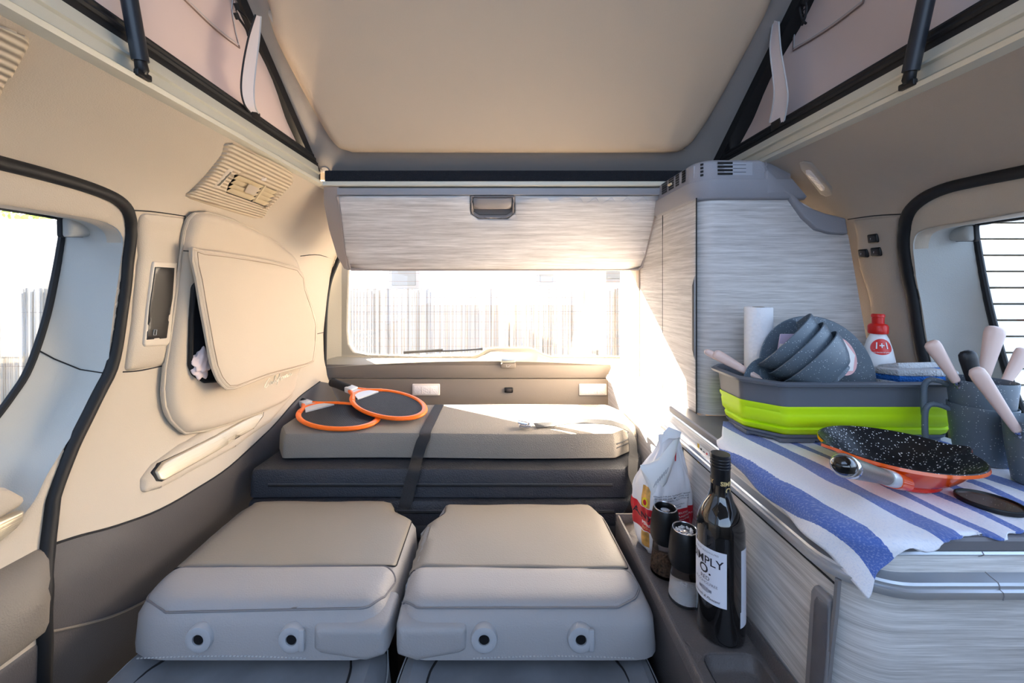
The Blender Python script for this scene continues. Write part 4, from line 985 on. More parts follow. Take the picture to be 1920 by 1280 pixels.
# =================================================================== SEATS
def seat(name, label, out, rear, front, knobs, arm, base):
    T = empty(name, (sum(p[0] for p in out)/len(out), .85, 0)); O = T.location.copy()
    tag(T, label, 'seat', None)
    ZS = .618
    o2 = [(p.x, p.y) for p in fillet(out, [q[2] for q in out])]
    def sagf(x, y): return -.004*math.sin((x-out[0][0])*9)*0
    sh = panel('folded_backrest', o2, lambda a, b_, h: Vector((a, b_, .541+h))-O, .077, .046, LEATH, T, step=.03, p=3.2, back=.001)
    from math import hypot
    oo = resample([Vector(q) for q in o2], .012)
    def bz(x, y):
        d = min(hypot(x-q.x, y-q.y) for q in oo)
        if not pip((x, y), o2): d = 0
        s_ = min(1, d/.046); return .541+.077*(1-(1-s_)**3.2)**(1/3.2)
    def tp(L, z=ZS): return [(atZ(u, v, z).x, atZ(u, v, z).y) for u, v in L]
    rq = tp(rear); rqs = [(p.x, p.y) for p in fillet(rq, .012)]
    panel('backrest_panel', rqs, lambda a, b_, h: Vector((a, b_, bz(a, b_)+h+.001*math.sin(30*a)*math.sin(25*b_)))-O, .003, .006, LEATHB, T, step=.02, back=.004)
    fq = tp(front); fqs = [(p.x, p.y) for p in fillet(fq, .028)]
    pad = panel('headrest_pad', fqs, lambda a, b_, h: Vector((a, b_, bz(a, b_)+h-.001))-O, .009, .035, LEATH, T, step=.014, p=2.0, back=.004)
    # piping and stitching
    dn = lambda y: -.014*sm(.772, .70, y)
    MB().tube([Vector((x, y, bz(x, y)+.0005))-O for x, y in fqs], .0020, 6, closed=True).build('piping', mat('piping_grey', srgb(120, 118, 120), .5), pad)
    MB().tube([Vector((x, y, bz(x, y)+.0005))-O for x, y in rqs], .0016, 6, closed=True).build('seam', SEAM, T)
    # stitched lower hem on the front face
    xs = [min(p[0] for p in out)+.05, max(p[0] for p in out)-.05]
    if arm[2] > 0: xs[1] = arm[0]-.006
    else: xs[0] = arm[1]+.006
    b = MB()
    n = 46
    for k in range(n):
        x = xs[0]+(xs[1]-xs[0])*k/n; z = .543+.004*math.sin((x-xs[0])/(xs[1]-xs[0])*PI)
        b.rbox(Vector((x, .6985, z))-O, Vector((x+(xs[1]-xs[0])/n*.6, .701, z+.0012))-O, .0003, 1)
    o = b.build('hem_stitching', THREAD, T)
    for i, (u, v) in enumerate(knobs):
        c = atY(u, v, .7050)-O
        k = MB().lathe([(0, -.005), (.0215, -.005), (.0238, -.003), (.0238, .003), (.0222, .0078), (.016, .0098), (.0100, .0082), (.0096, .003), (.0, .003)], 36, zto(c, (0, -1, 0))).build('headrest_guide', mat('guide_grey', srgb(172, 174, 178), .4), T)
        MB().lathe([(0, .004), (.0088, .004), (.0086, .0066), (0, .007)], 24, zto(c, (0, -1, 0))).build('guide_hole', BLK, k)
        if i == 1: MB().rbox((.013, -.0102, -.019), (.0235, -.004, .019), .003, 2, Matrix.Translation(c)).build('release_tab', MATS['guide_grey'], k)
    x0, x1, sgn = arm
    q = [(x0, .603), (x1, .603), (x1, .545), (x1-.04, .532), (x0+.015, .546), (x0, .556)] if sgn > 0 else [(x0, .603), (x1, .603), (x1, .556), (x1-.015, .546), (x0+.04, .532), (x0, .545)]
    panel('armrest_stub', [(p.x, p.y) for p in fillet(q, .014)], lambda a, b_, h: Vector((a, .745-h, b_))-O, .048, .018, LEATH, T, step=.02, p=3, back=.03)
    # seat cushion underneath
    bx0, bx1 = base
    cx = (bx0+bx1)/2; hw = (bx1-bx0)/2
    def hf(x, y, d): return .030*sm(.62, .92, abs(x-cx)/hw)+.004*math.sin(22*x)*math.sin(17*y)
    panel('seat_cushion', [(p.x, p.y) for p in fillet([(bx0, .80), (bx1, .80), (bx1, .30), (bx0, .30)], .07)], lambda a, b_, h: Vector((a, b_, .40+h))-O, .095, .05, SUEDE, T, step=.03, hfun=hf, p=2.2)
    for s_ in (-1, 1):
        P = [Vector((cx+s_*hw*q_, y, .40+.095+.030*sm(.62, .92, q_)+.001))-O for y, q_ in ((.79, .62), (.74, .70), (.70, .74), (.6, .75), (.5, .75))]
        MB().tube(spline(P, 4), .0022, 5).build('cushion_piping', SEAM, T)
        P = [Vector((cx+s_*hw*(q_), y, z))-O for y, q_, z in ((.775, .93, .50), (.74, .975, .485), (.70, .99, .48), (.6, .995, .475), (.5, .995, .475))]
        MB().tube(spline(P, 4), .0014, 5).build('cushion_stitching', THREAD, T)
    MB().rbox(Vector((bx0+.05, .34, .05))-O, Vector((bx1-.05, 1.0, .41))-O, .02, 2).build('seat_base', TAUPED, T)
    for yy in (1.065,):
        hx = (out[1][0]+.0) 
    return T
seat('folded_seat', 'left of the two folded grey leather seats',
     [(-.676, 1.094, .02), (-.290, 1.094, .015), (-.276, 1.05, .02), (-.208, 1.0, .03), (-.203, .70, .06), (-.692, .70, .095), (-.692, 1.03, .03)],
     [(440, 960), (474, 938), (738, 938), (748, 955), (772, 972), (742, 1058), (720, 1061), (322, 1062)],
     [(318, 1064), (724, 1062), (745, 1072), (722, 1112), (690, 1136), (310, 1141), (272, 1118)],
     [(377, 1193), (550, 1193)], (-.336, -.199, 1), (-.705, -.205))
seat('folded_seat', 'right of the two folded grey leather seats, beside the ledge',
     [(-.160, 1.082, .02), (.240, 1.082, .02), (.274, 1.015, .03), (.285, .80, .03), (.286, .70, .08), (-.192, .70, .06), (-.196, .98, .03), (-.176, 1.01, .02)],
     [(836, 946), (1108, 945), (1132, 972), (1180, 1066), (765, 1061), (785, 986), (814, 972), (834, 962)],
     [(764, 1063), (1180, 1068), (1200, 1095), (1192, 1122), (1160, 1136), (780, 1136), (754, 1112), (756, 1080)],
     [(908, 1193), (1088, 1193)], (-.190, -.056, -1), (-.192, .286))
# moulded hinge covers at the rear corners of the seats
for x0, x1, y0, lab in ((-.278, -.222, 1.02, ''), (.256, .286, 1.00, '')):
    pass

# =================================================================== BED CUSHIONS
pf = MB().rbox((-.662, 1.10, .50), (.430, 1.58, .535), .004).build('bed_platform', mat('platform_grey', srgb(70, 68, 70), .7)); tag(pf, 'dark platform board carrying the stacked bed cushions', 'platform')
MB().rbox((-.66, 1.12, .0), (.428, 1.15, .50), .004).build('front_board', TAUPED, pf)
def cushion(label, out, z0, th, m_, r, p, zips, grp=None):
    T = empty('bed_cushion', (-.14, 1.3, z0)); O = T.location.copy(); tag(T, label, 'cushion', grp)
    q = [(a.x, a.y) for a in fillet([(k[0], k[1]) for k in out], [k[2] for k in out])]
    panel('cover', q, lambda a, b_, h: Vector((a, b_, z0+h+.002*math.sin(7*a+1)*math.sin(9*b_)))-O, th, r, m_, T, step=.04, p=p, back=.0)
    for z in zips:
        P = [Vector((a, b_-.0, z0+z))-O for a, b_ in [(out[-1][0]+.0, out[-1][1]+.15)]+[(k[0], k[1]) for k in out[::-1][:0]]]
        zz = [Vector((x, out[-1][1] if False else min(k[1] for k in out)-.0012, z0+z))-O for x in np.linspace(min(k[0] for k in out)+.06, max(k[0] for k in out)-.12, 12)]
        MB().tube(zz, .0026, 6).build('zip', RUB, T); MB().tube([k+Vector((0, -.001, .006)) for k in zz], .0006, 4).build('stitching', mat('grey_thread', srgb(110, 112, 116), .8), T)
    return T
cushion('lowest dark cushion of the stack at the rear, mostly hidden behind the seats', [(-.700, 1.59, .02), (.432, 1.59, .02), (.432, 1.17, .02), (.372, 1.10, .02), (-.712, 1.10, .02)], .537, .062, MATTRD, .012, 3, [.036])
cushion('middle dark cushion of the stack, its zip facing the seats', [(-.700, 1.57, .02), (.433, 1.57, .02), (.433, 1.21, .03), (.352, 1.12, .02), (-.716, 1.12, .02)], .603, .076, MATTRD, .013, 3, [.033])
cushion('topmost grey woven cushion of the stack, chamfered corners, rackets lying on it', [(-.705, 1.490, .02), (.40, 1.490, .03), (.432, 1.41, .02), (.432, 1.255, .03), (.338, 1.18, .02), (-.650, 1.18, .02), (-.702, 1.255, .02)], .688, .070, MATTR, .016, 2.6, [])
ct = bpy.data.objects['bed_cushion.002']; O = ct.location
MB().tube([Vector((.344, 1.186, .715))-O, Vector((.42, 1.243, .718))-O, Vector((.434, 1.30, .72))-O, Vector((.434, 1.39, .72))-O], .0018, 6).tube([Vector((.3445, 1.1855, .727))-O, Vector((.42, 1.2425, .730))-O, Vector((.434, 1.30, .731))-O, Vector((.434, 1.39, .731))-O], .0018, 6).build('zip', MATTRD, ct)
# =================================================================== STRAPS
def strap(name, pts, w_, label, across=None, n=7):
    T = empty(name, pts[0]); O = T.location.copy(); tag(T, label, 'strap')
    P = spline(pts, n); A = []; Bv = []
    for i, p in enumerate(P):
        t = (P[min(i+1, len(P)-1)]-P[max(i-1, 0)]).normalized()
        a = across(i/(len(P)-1)) if across else Vector((1, 0, 0))
        a = (a-t*a.dot(t)).normalized(); A.append(p-a*w_/2-O); Bv.append(p+a*w_/2-O)
    tn = []
    b = MB()
    nn = [(Bv[i]-A[i]).cross((P[min(i+1, len(P)-1)]-P[max(i-1, 0)])).normalized()*.0014 for i in range(len(P))]
    A2 = [a+k for a, k in zip(A, nn)]; B2 = [a+k for a, k in zip(Bv, nn)]
    b.grid([A, Bv]); b.grid([A2, B2]); b.grid([A, A2]); b.grid([Bv, B2])
    b.build('webbing', WEB, T, angle=60); return T
ZM = .760
st1 = [atZ(824, 758, ZM+.002), atZ(816, 772, ZM+.002), atZ(806, 792, ZM+.0015), atZ(798, 808, ZM+.001)+Vector((0, 0, 0)), Vector((atY(796, 814, 1.176).x, 1.175, .752)), atY(790, 832, 1.166), atY(783, 855, 1.162), atY(779, 870, 1.13), atY(776, 884, 1.108), atY(770, 905, 1.104), atY(764, 930, 1.10), atY(758, 952, 1.095)]
strap('lashing_strap', st1, .034, 'black webbing strap crossing the middle of the cushion stack', n=6)
st2 = [atZ(1003, 797, ZM+.004), atZ(1030, 795, ZM+.004), atZ(1048, 793, ZM+.012), atZ(1070, 789, ZM+.026), atZ(1095, 789, ZM+.038), atZ(1125, 790, ZM+.040), atZ(1150, 793, ZM+.032), atZ(1170, 800, ZM+.016), Vector((.385, 1.205, .762)), Vector((.392, 1.190, .738)), Vector((.390, 1.172, .70)), atY(1187, 865, 1.145), atY(1187, 890, 1.115), atY(1194, 915, 1.09), atY(1188, 945, 1.075), atY(1172, 968, 1.07), atY(1155, 982, 1.068)]
def ac2(t):
    if t < .45: return Vector((.15, 1, .15))
    k = sm(.45, .6, t); return Vector((.15, 1, .1)).lerp(Vector((1, .35, 0)), k)
s2 = strap('lashing_strap', st2, .028, 'black webbing strap with metal buckle, looping over the right end of the cushions', ac2, n=6)
O = s2.location; c = atZ(985, 797, ZM+.006)-O
bk = MB()
bk.rbox((-.020, -.014, -.003), (-.014, .014, .004), .001, 1, Matrix.Translation(c)).rbox((.012, -.014, -.003), (.018, .014, .004), .001, 1, Matrix.Translation(c))
bk.rbox((-.02, -.015, -.003), (.018, -.011, .004), .001, 1, Matrix.Translation(c)).rbox((-.02, .011, -.003), (.018, .015, .004), .001, 1, Matrix.Translation(c))
bk.rbox((-.026, -.010, .003), (.006, .010, .009), .002, 2, Matrix.Translation(c) @ Euler((0, .2, 0)).to_matrix().to_4x4())
bk.build('metal_buckle', STEEL, s2)
# =================================================================== RACKETS
MESHN = mat('racket_mesh', srgb(52, 52, 56), .5)
def racket(label, loc, R, rx, ry, has):
    T = empty('racket', loc); tag(T, label, 'racket', None)
    M = R.to_4x4()
    n = 64; ring = []; inner = []
    def pt(t, k=1.0):
        x, y = math.cos(t), math.sin(t)
        r = 1+.06*max(0, -x)**2
        return Vector((x*rx*k*r, y*ry*k, 0))
    W = .019
    rows = []
    for j in range(12):
        q = 2*PI*j/12; rows.append([M @ (pt(2*PI*i/n)*(1+W/rx*math.cos(q)*.62)+Vector((0, 0, .0065*math.sin(q)))) for i in range(n)]+[M @ (pt(0)*(1+W/rx*math.cos(q)*.62)+Vector((0, 0, .0065*math.sin(q))))])
    b = MB().grid(rows+[rows[0]]).build('frame', ORANGE, T, angle=60)
    nb = MB()                                                        # woven net: fine bars both ways inside the frame
    k = 26
    for i in range(-k, k+1):
        x = i/k*rx*.97; hy = ry*math.sqrt(max(0, 1-(i/k*.97)**2))
        if hy > .01: nb.tube([M @ Vector((x, -hy, 0)), M @ Vector((x, hy, 0))], .0013, 4)
    kk = 20
    for i in range(-kk, kk+1):
        y = i/kk*ry*.97; hx = rx*math.sqrt(max(0, 1-(i/kk*.97)**2))
        if hx > .01: nb.tube([M @ Vector((-hx, y, -.002)), M @ Vector((hx, y, -.002))], .0011, 4)
    o = nb.build('net', MESHN, T); 
    # throat: grey wedge, orange prongs, silver collar, black grip
    L0 = -rx-.012
    MB().add([M @ Vector(p) for p in ((-rx*.70, -ry*.50, .0045), (-rx*.70, ry*.50, .0045), (L0-.03, .012, .0045), (L0-.03, -.012, .0045), (-rx*.70, -ry*.50, -.0045), (-rx*.70, ry*.50, -.0045), (L0-.03, .012, -.0045), (L0-.03, -.012, -.0045))],
             [(0, 1, 2, 3), (4, 7, 6, 5), (0, 3, 7, 4), (1, 5, 6, 2), (0, 4, 5, 1), (2, 6, 7, 3)]).build('throat_plate', mat('throat_silver', srgb(190, 194, 198), .4), T, smooth=False)
    for s_ in (-1, 1):
        MB().tube([M @ Vector((-rx*.72, s_*ry*.70, 0)), M @ Vector((-rx*1.02, s_*ry*.32, 0)), M @ Vector((L0-.035, s_*.012, 0))], [.008, .008, .0075], 10).build('prong', ORANGE, T)
    MB().rbox((L0-.062, -.0175, -.0105), (L0-.022, .0175, .0105), .004, 2, M).build('collar', MATS['throat_silver'], T)
    h = has
    MB().tube([M @ Vector((L0-.055, 0, 0)), M @ Vector((L0-.07, 0, 0)), M @ Vector((L0-.055-h*.6, 0, 0)), M @ Vector((L0-.055-h*.93, 0, 0)), M @ Vector((L0-.055-h, 0, 0))], [.014, .0155, .0150, .0165, .011], 16).build('grip', mat('grip_foam', srgb(26, 26, 28), .9, bump=.5, bscale=200), T)
    return T
def frame_of(x, z):
    x = Vector(x).normalized(); z = Vector(z); z = (z-x*z.dot(x)).normalized(); y = z.cross(x)
    return Matrix((x, y, z)).transposed()
c1 = atZ(626, 784, ZM+.010); c1.x += .0
racket('orange framed racket lying flat on the cushion, half under another racket', Vector((c1.x, 1.322, ZM+.009)), frame_of((.80, -.60, 0), (0, 0, 1)), .162, .104, .075)
hd_ = Vector((atZ(723, 762, ZM+.03).x, 1.375, ZM+.032)); hn = Vector((-.675, 1.565, ZM+.052))
racket('orange framed racket with black grip, resting on top of the other racket', hd_, frame_of(hd_-hn+Vector((0, 0, -.010)), (.10, -.16, 1)), .152, .090, .115)
# =================================================================== THINGS ON THE LEDGE
# wine bottle
c = Vector((.3765, .683, ZL+.0005)); T = empty('wine_bottle', c); tag(T, 'dark wine bottle with white label standing at the front of the ledge', 'bottle')
RB = .0375; k = 1.0
prb = [(0, .004), (.02, .001), (.033, .0), (.0365, .003), (RB, .010), (RB, .175), (.0368, .188), (.033, .203), (.026, .217), (.0195, .229), (.0158, .243), (.0148, .260), (.0146, .27)]
BG = mat('dark_bottle_glass', srgb(14, 13, 14), .04, coat=1, spec=.8)
MB().lathe(prb, 64).build('glass', BG, T)
MB().lathe([(.0150, .236), (.0153, .238), (.0150, .266), (.0153, .2665), (.0153, .303), (.0150, .305), (0, .305)], 48, cap=False).build('screw_cap', mat('cap_black', srgb(20, 20, 22), .3, coat=.4), T)
cap = T.children[-1]
b = MB()
for z in (.283, .288, .293, .298): b.tube([Vector((.0154*math.cos(t), .0154*math.sin(t), z)) for t in np.linspace(0, 2*PI, 33)[:-1]], .0009, 6, closed=True)
b.build('cap_thread', MATS['cap_black'], cap)
MB().tube([Vector((.0154*math.cos(t), .0154*math.sin(t), .238)) for t in np.linspace(0, 2*PI, 33)[:-1]], .0004, 5, closed=True).build('cap_line', mat('silver_line', srgb(180, 180, 184), .3, metal=.8), cap)
face = math.atan2(-c.y, -c.x)-.07                                     # direction from the bottle towards the aisle front
def cyl(R, a0, x, z): t = a0+x/R; return Vector((R*math.cos(t), R*math.sin(t), z))
def cyl_text(txt, size, R, a0, zc, m_, parent, name, x0=0, bold=0, shear=0, align='CENTER'):
    V, Fc = text_mesh(txt, size, bold=bold, shear=shear, align=align)
    o = MB().add([cyl(R, a0, v.x+x0, v.y+zc) for v in V], Fc).build(name, m_, parent, smooth=False); return o
LBL = mat('label_paper', srgb(226, 228, 238), .6); INK = mat('label_ink', srgb(38, 34, 44), .6); INKG = mat('label_grey_ink', srgb(120, 118, 130), .6); GOLD = mat('gold_ink', srgb(216, 190, 130), .4)
la = face-.50
rows = [[cyl(RB+.0004, la, x, z) for x in np.linspace(-.033, .031, 14)] for z in (.066, .156)]
lab = MB().grid(rows).build('label', LBL, T)
R_ = RB+.0008
cyl_text('DAS IST ALKOHOLFREI', .0042, R_, la, .149, INKG, lab, 'lettering', x0=-.002)
cyl_text('SIMPLY', .0190, R_, la, .134, INK, lab, 'lettering', bold=.0002, x0=-.003)
cyl_text('O.', .021, R_, la, .1185, INK, lab, 'lettering', bold=.0004, x0=-.003)
cyl_text('RED', .0092, R_, la, .1045, INK, lab, 'lettering', x0=-.003)
cyl_text('ALCOHOLFREE', .0062, R_, la, .0965, INKG, lab, 'lettering', x0=-.003)
cyl_text('Smooth & Pleasant', .0062, R_, la, .0735, INK, lab, 'lettering', x0=-.003, shear=.4)
b = MB()
for i in range(9):
    for j in range(3):
        cx_ = -.003+(i-4)*.0026; cz = .0855+(j-1)*.0026*(1 if abs(i-4) < 3 else .5)
        b.tube([cyl(R_, la, cx_+.0012*math.cos(t), cz+.0012*math.sin(t)) for t in np.linspace(0, 2*PI, 7)[:-1]], .00022, 4, closed=True)
b.build('ornament', INKG, lab)
rows = [[cyl(RB+.0004, la, x, z) for x in np.linspace(.056, .085, 6)] for z in (.060, .160)]
bl = MB().grid(rows).build('back_label', LBL, T)
rows = [[cyl(RB+.0004, la, x, z) for x in np.linspace(.054, .080, 6)] for z in (.034, .060)]
MB().grid(rows).build('deposit_label', LBL, T)
for q, a_ in ((0, -.016), (1, .026), (2, .068)):
    cyl_text('SIMPLY', .0098, .0157, face-.1, .2590, GOLD, cap, 'lettering', x0=a_-.008, bold=.0003)
    cyl_text('O.', .0145, .0157, face-.1, .2470, GOLD, cap, 'lettering', x0=a_-.008, bold=.0003)
# two mills
def mill(loc, label, fill, fcol, kern):
    T = empty('spice_mill', loc); tag(T, label, 'mill', None)
    GL = MATS.get('clear_jar') or mat('clear_jar', (1, 1, 1, 1), .02, trans=1, ior=1.2)
    MB().lathe([(0, .0), (.027, .0), (.0295, .003), (.029, .012), (.0245, .055), (.0235, .072)], 40, cap=False).lathe([(.0215, .072), (.0225, .055), (.0270, .013), (.0265, .005), (0, .004)], 40, cap=False).build('glass_jar', GL, T)
    head = MB().lathe([(.0235, .066), (.0255, .066), (.0290, .075), (.0292, .090), (.0270, .112), (.0238, .130), (.0222, .1335), (.0195, .134), (.0185, .131), (.0175, .124), (.0, .124)], 40, cap=False).build('grinder_head', BLK, T)
    MB().tube([Vector((.0215*math.cos(t), .0215*math.sin(t), .1338)) for t in np.linspace(0, 2*PI, 33)[:-1]], .0012, 6, closed=True).build('steel_ring', STEEL, head)
    MB().lathe([(0, .124), (.009, .124), (.009, .129), (.006, .130), (0, .130)], 20).build('screw', STEEL, head)
    rnd = random.Random(hash(label) % 99 if False else len(label))
    b = MB()
    b.lathe([(0, .005), (.0255, .006), (.0255, .014), (.0235, fill*.8), (.017, fill*.95), (0, fill)], 24)
    for k_ in range(300):
        t = rnd.uniform(0, 2*PI); z = rnd.uniform(.007, fill); rr_ = (.0262-(z-.005)*.085)*(.93 if z < fill*.75 else rnd.uniform(.1, .85)); s_ = rnd.uniform(.0009, .0019)
        b.rbox((-s_, -s_, -s_), (s_, s_, s_), s_*.3, 1, M4((rr_*math.cos(t), rr_*math.sin(t), z if z < fill*.75 else fill*(1.02-.25*rr_/.026)), rnd.uniform(0, 3), rnd.uniform(0, 3), rnd.uniform(0, 3)))
    o = b.build('filling', fcol, T); o['kind'] = 'stuff'
    if kern:
        b = MB()
        for k_ in range(60):
            t = rnd.uniform(0, 2*PI); r_ = rnd.uniform(.008, .017); s_ = rnd.uniform(.001, .002); b.rbox((-s_, -s_, -s_), (s_, s_, s_), s_*.3, 1, M4((r_*math.cos(t), r_*math.sin(t), .126+s_), rnd.uniform(0, 3), rnd.uniform(0, 3), 0))
        o = b.build('loose_salt', fcol, head); o['kind'] = 'stuff'
mill(Vector((.3475, .752, ZL+.0005)), 'black-topped glass mill of white salt beside the wine bottle', .034, mat('coarse_salt', srgb(236, 236, 238), .5), True)
mill(Vector((.3400, .824, ZL+.0005)), 'black-topped glass mill of dark peppercorns behind the salt mill', .040, mat('peppercorns', srgb(92, 72, 56), .7, var=.8, vscale=260), False)
# pasta bag
c = Vector((.368, .912, ZL+.0005)); T = empty('pasta_bag', c); tag(T, 'crumpled white and red pasta bag folded shut, standing on the ledge', 'bag')
BAGM = mat('bag_film', srgb(236, 234, 236), .3, bump=.35, bscale=40)
secs = [(0, .046, .034, 0, 0), (.012, .054, .040, 0, 0), (.04, .058, .044, 0, 0), (.085, .060, .046, 0, 0), (.125, .060, .044, 0, 0), (.155, .056, .038, .002, 0), (.180, .048, .028, .006, 0), (.205, .038, .018, .012, 0), (.222, .030, .010, .016, .0), (.238, .027, .005, .017, 0), (.254, .029, .003, .018, 0)]
def bagpt(z, t, off=0):
    zz = [s_[0] for s_ in secs]; hx = np.interp(z, zz, [s_[1] for s_ in secs])+off; hy = np.interp(z, zz, [s_[2] for s_ in secs])+off; cx_ = np.interp(z, zz, [s_[3] for s_ in secs])
    ct_, st_ = math.cos(t), math.sin(t); e = 2/3.4
    x = hx*math.copysign(abs(ct_)**e, ct_); y = hy*math.copysign(abs(st_)**e, st_)
    w_ = .0016*math.sin(6*t+50*z)+.0012*math.sin(11*t-90*z)+.0010*math.sin(17*t+30*z)
    k_ = 1+w_/.05
    ang = .25
    x, y = x*k_, y*k_
    return Vector((cx_+x*math.cos(ang)-y*math.sin(ang), x*math.sin(ang)+y*math.cos(ang), z))
def bagband(z0, z1, m_, name, t0=0, t1=2*PI, off=0, n=64, nz=10, par=T):
    rows = [[bagpt(z, t, off) for t in np.linspace(t0, t1, n+1)] for z in np.linspace(z0, z1, nz+1)]
    return MB().grid(rows).build(name, m_, par, angle=80)
bagband(0, .254, BAGM, 'film', nz=34, n=96)
bo = T.children[0]
REDB = mat('bag_red', srgb(196, 30, 44), .3)
bagband(.052, .104, REDB, 'red_band', off=.0006, nz=8, n=96)
# clear window with pasta on the left front
PAST = mat('pasta_yellow', srgb(214, 160, 84), .4, var=.35, vscale=60)
bagband(.106, .150, PAST, 'pasta_window', PI*1.04, PI*1.19, off=.0008, n=10)
bagband(.016, .050, PAST, 'pasta_window', PI*1.02, PI*1.16, off=.0008, n=10)
# folded over top-left flap
fl_ = [[(-.056, -.030, .178), (-.060, -.032, .190), (-.058, -.028, .194), (-.050, -.026, .190)], [(-.036, -.044, .130), (-.034, -.044, .164), (-.026, -.036, .196), (-.016, -.030, .212)], [(-.026, -.045, .140), (-.018, -.043, .172), (-.004, -.034, .206), (.004, -.024, .232)], [(-.018, -.043, .150), (-.004, -.041, .182), (.010, -.032, .216), (.018, -.020, .246)], [(-.006, -.041, .160), (.008, -.036, .192), (.022, -.026, .224), (.036, -.012, .250)]]
rows = [spline([Vector(p) for p in r], 5) for r in fl_]
MB().slab(rows, Vector((.0003, .0012, 0))).build('folded_flap', mat('flap_white', srgb(240, 240, 238), .35, bump=.4, bscale=60), T, angle=70)
MB().slab([[Vector((-.004, -.012, .236)), Vector((.012, -.010, .247)), Vector((.040, -.006, .244))], [Vector((.002, -.004, .258)), Vector((.016, -.002, .270)), Vector((.047, .004, .256))]], Vector((0, .001, 0))).build('torn_corner', BAGM, T)
def bag_text(txt, size, zc, tc, m_, name='lettering', bold=0, shear=0):
    V, Fc = text_mesh(txt, size, bold=bold, shear=shear)
    MB().add([bagpt(v.y+zc, tc+v.x/.052, .0013) for v in V], Fc).build(name, m_, T, smooth=False)
bag_text('ANDO', .020, .084, PI*1.12, INK, bold=.0004)
bag_text('PENNE', .010, .068, PI*1.12, WHITE, bold=.0002)
bag_text('RIGATE', .008, .058, PI*1.12, GOLD)
for i, s_ in enumerate(('TO BE TRULY DELICIOUS', 'PASTA NEEDS TO BE MADE PROPERLY', 'WITH 100% DURUM WHEAT')): bag_text(s_, .0052, .096-.007*i, PI*1.46, WHITE)
for i in range(6): bag_text(('INGREDIENTS: DURUM WHEAT SEMOLINA', 'KEEP COOL AND DRY. STORE AWAY', 'FROM STRONG SMELLS. COOK FOR', '500 g', 'PRODUCED IN ITALY', 'BEST BEFORE')[i], .0036, .134-.0046*i-(.002 if i > 2 else 0), PI*1.47, INK)
MB().lathe([(0, 0), (.009, 0), (.009, .0008), (0, .0008)], 24, zto(bagpt(.118, PI*1.115, .0008), bagpt(.118, PI*1.115, .03)-bagpt(.118, PI*1.115, 0)) @ Matrix.Diagonal((.72, 1.2, 1, 1))).build('round_emblem', mat('emblem_yellow', srgb(240, 214, 40), .4), T)
MB().lathe([(0, .0009), (.0052, .0009), (.0052, .0012), (0, .0012)], 24, zto(bagpt(.118, PI*1.115, .0008), bagpt(.118, PI*1.115, .03)-bagpt(.118, PI*1.115, 0)) @ Matrix.Diagonal((.72, 1.2, 1, 1))).build('emblem_centre', REDB, T)
for i, m_ in enumerate((mat('flag_green', srgb(20, 120, 60), .5), REDB)):
    MB().slab([[Vector((.006+.010*i, -.0345+.002*i, .205)), Vector((.010+.010*i, -.0262+.002*i, .226))], [Vector((.009+.010*i, -.0335+.002*i, .205)), Vector((.013+.010*i, -.0252+.002*i, .226))]], Vector((0, -.0006, 0))).build('flag_stripe', m_, T)
for i in range(7):
    a_ = Vector((-.036+.0045*i, -.0455, .150+.005*i)); MB().tube([a_+Vector((0, 0, .003)), a_+Vector((.006, .002, .016))], .0004, 4).build('printed_line', INKG, T)

# =================================================================== TEA TOWEL
TWM = bpy.data.materials.new('striped_towel'); TWM.use_nodes = True; n = TWM.node_tree.nodes; l = TWM.node_tree.links; bs = n['Principled BSDF']
uvn = n.new('ShaderNodeUVMap'); uvn.uv_map = 'UVMap'; sep = n.new('ShaderNodeSeparateXYZ'); l.new(uvn.outputs[0], sep.inputs[0])
nz = n.new('ShaderNodeTexNoise'); nz.inputs['Scale'].default_value = 260; l.new(uvn.outputs[0], nz.inputs[0])
ad = n.new('ShaderNodeMath'); ad.operation = 'MULTIPLY_ADD'; ad.inputs[1].default_value = .003; l.new(nz.outputs[0], ad.inputs[0]); l.new(sep.outputs[0], ad.inputs[2])
rp = n.new('ShaderNodeValToRGB'); rp.color_ramp.interpolation = 'CONSTANT'
wh = srgb(238, 238, 244); bl_ = srgb(84, 112, 184)
stripes = [(.4355, .4700), (.536, .5720), (.606, .622), (.652, .668), (.700, .722), (.745, .760), (.79, .83), (.875, .91)]
st_pos = [(0, wh)]
for a_, b_ in stripes: st_pos += [((a_-.38)/.6, bl_), ((b_-.38)/.6, wh)]
while len(rp.color_ramp.elements) > 1: rp.color_ramp.elements.remove(rp.color_ramp.elements[0])
rp.color_ramp.elements[0].position = 0; rp.color_ramp.elements[0].color = wh
for p_, c_ in st_pos[1:]: e_ = rp.color_ramp.elements.new(p_); e_.color = c_
sc2 = n.new('ShaderNodeMapRange'); sc2.inputs[1].default_value = .38; sc2.inputs[2].default_value = .98; l.new(ad.outputs[0], sc2.inputs[0]); l.new(sc2.outputs[0], rp.inputs[0])
nz2 = n.new('ShaderNodeTexNoise'); nz2.inputs['Scale'].default_value = 420; l.new(uvn.outputs[0], nz2.inputs[0])
mw = n.new('ShaderNodeMix'); mw.data_type = 'RGBA'; mw.inputs[7].default_value = srgb(200, 208, 232)
mm = n.new('ShaderNodeMapRange'); mm.inputs[1].default_value = .5; mm.inputs[2].default_value = .7; mm.inputs[4].default_value = .35; l.new(nz2.outputs[0], mm.inputs[0]); l.new(mm.outputs[0], mw.inputs[0]); l.new(rp.outputs[0], mw.inputs[6]); l.new(mw.outputs[2], bs.inputs['Base Color'])
bs.inputs['Roughness'].default_value = .95; bs.inputs['Sheen Weight'].default_value = .2
bp = n.new('ShaderNodeBump'); bp.inputs['Strength'].default_value = .5; bp.inputs['Distance'].default_value = .001; l.new(nz2.outputs[0], bp.inputs['Height']); l.new(bp.outputs[0], bs.inputs['Normal'])
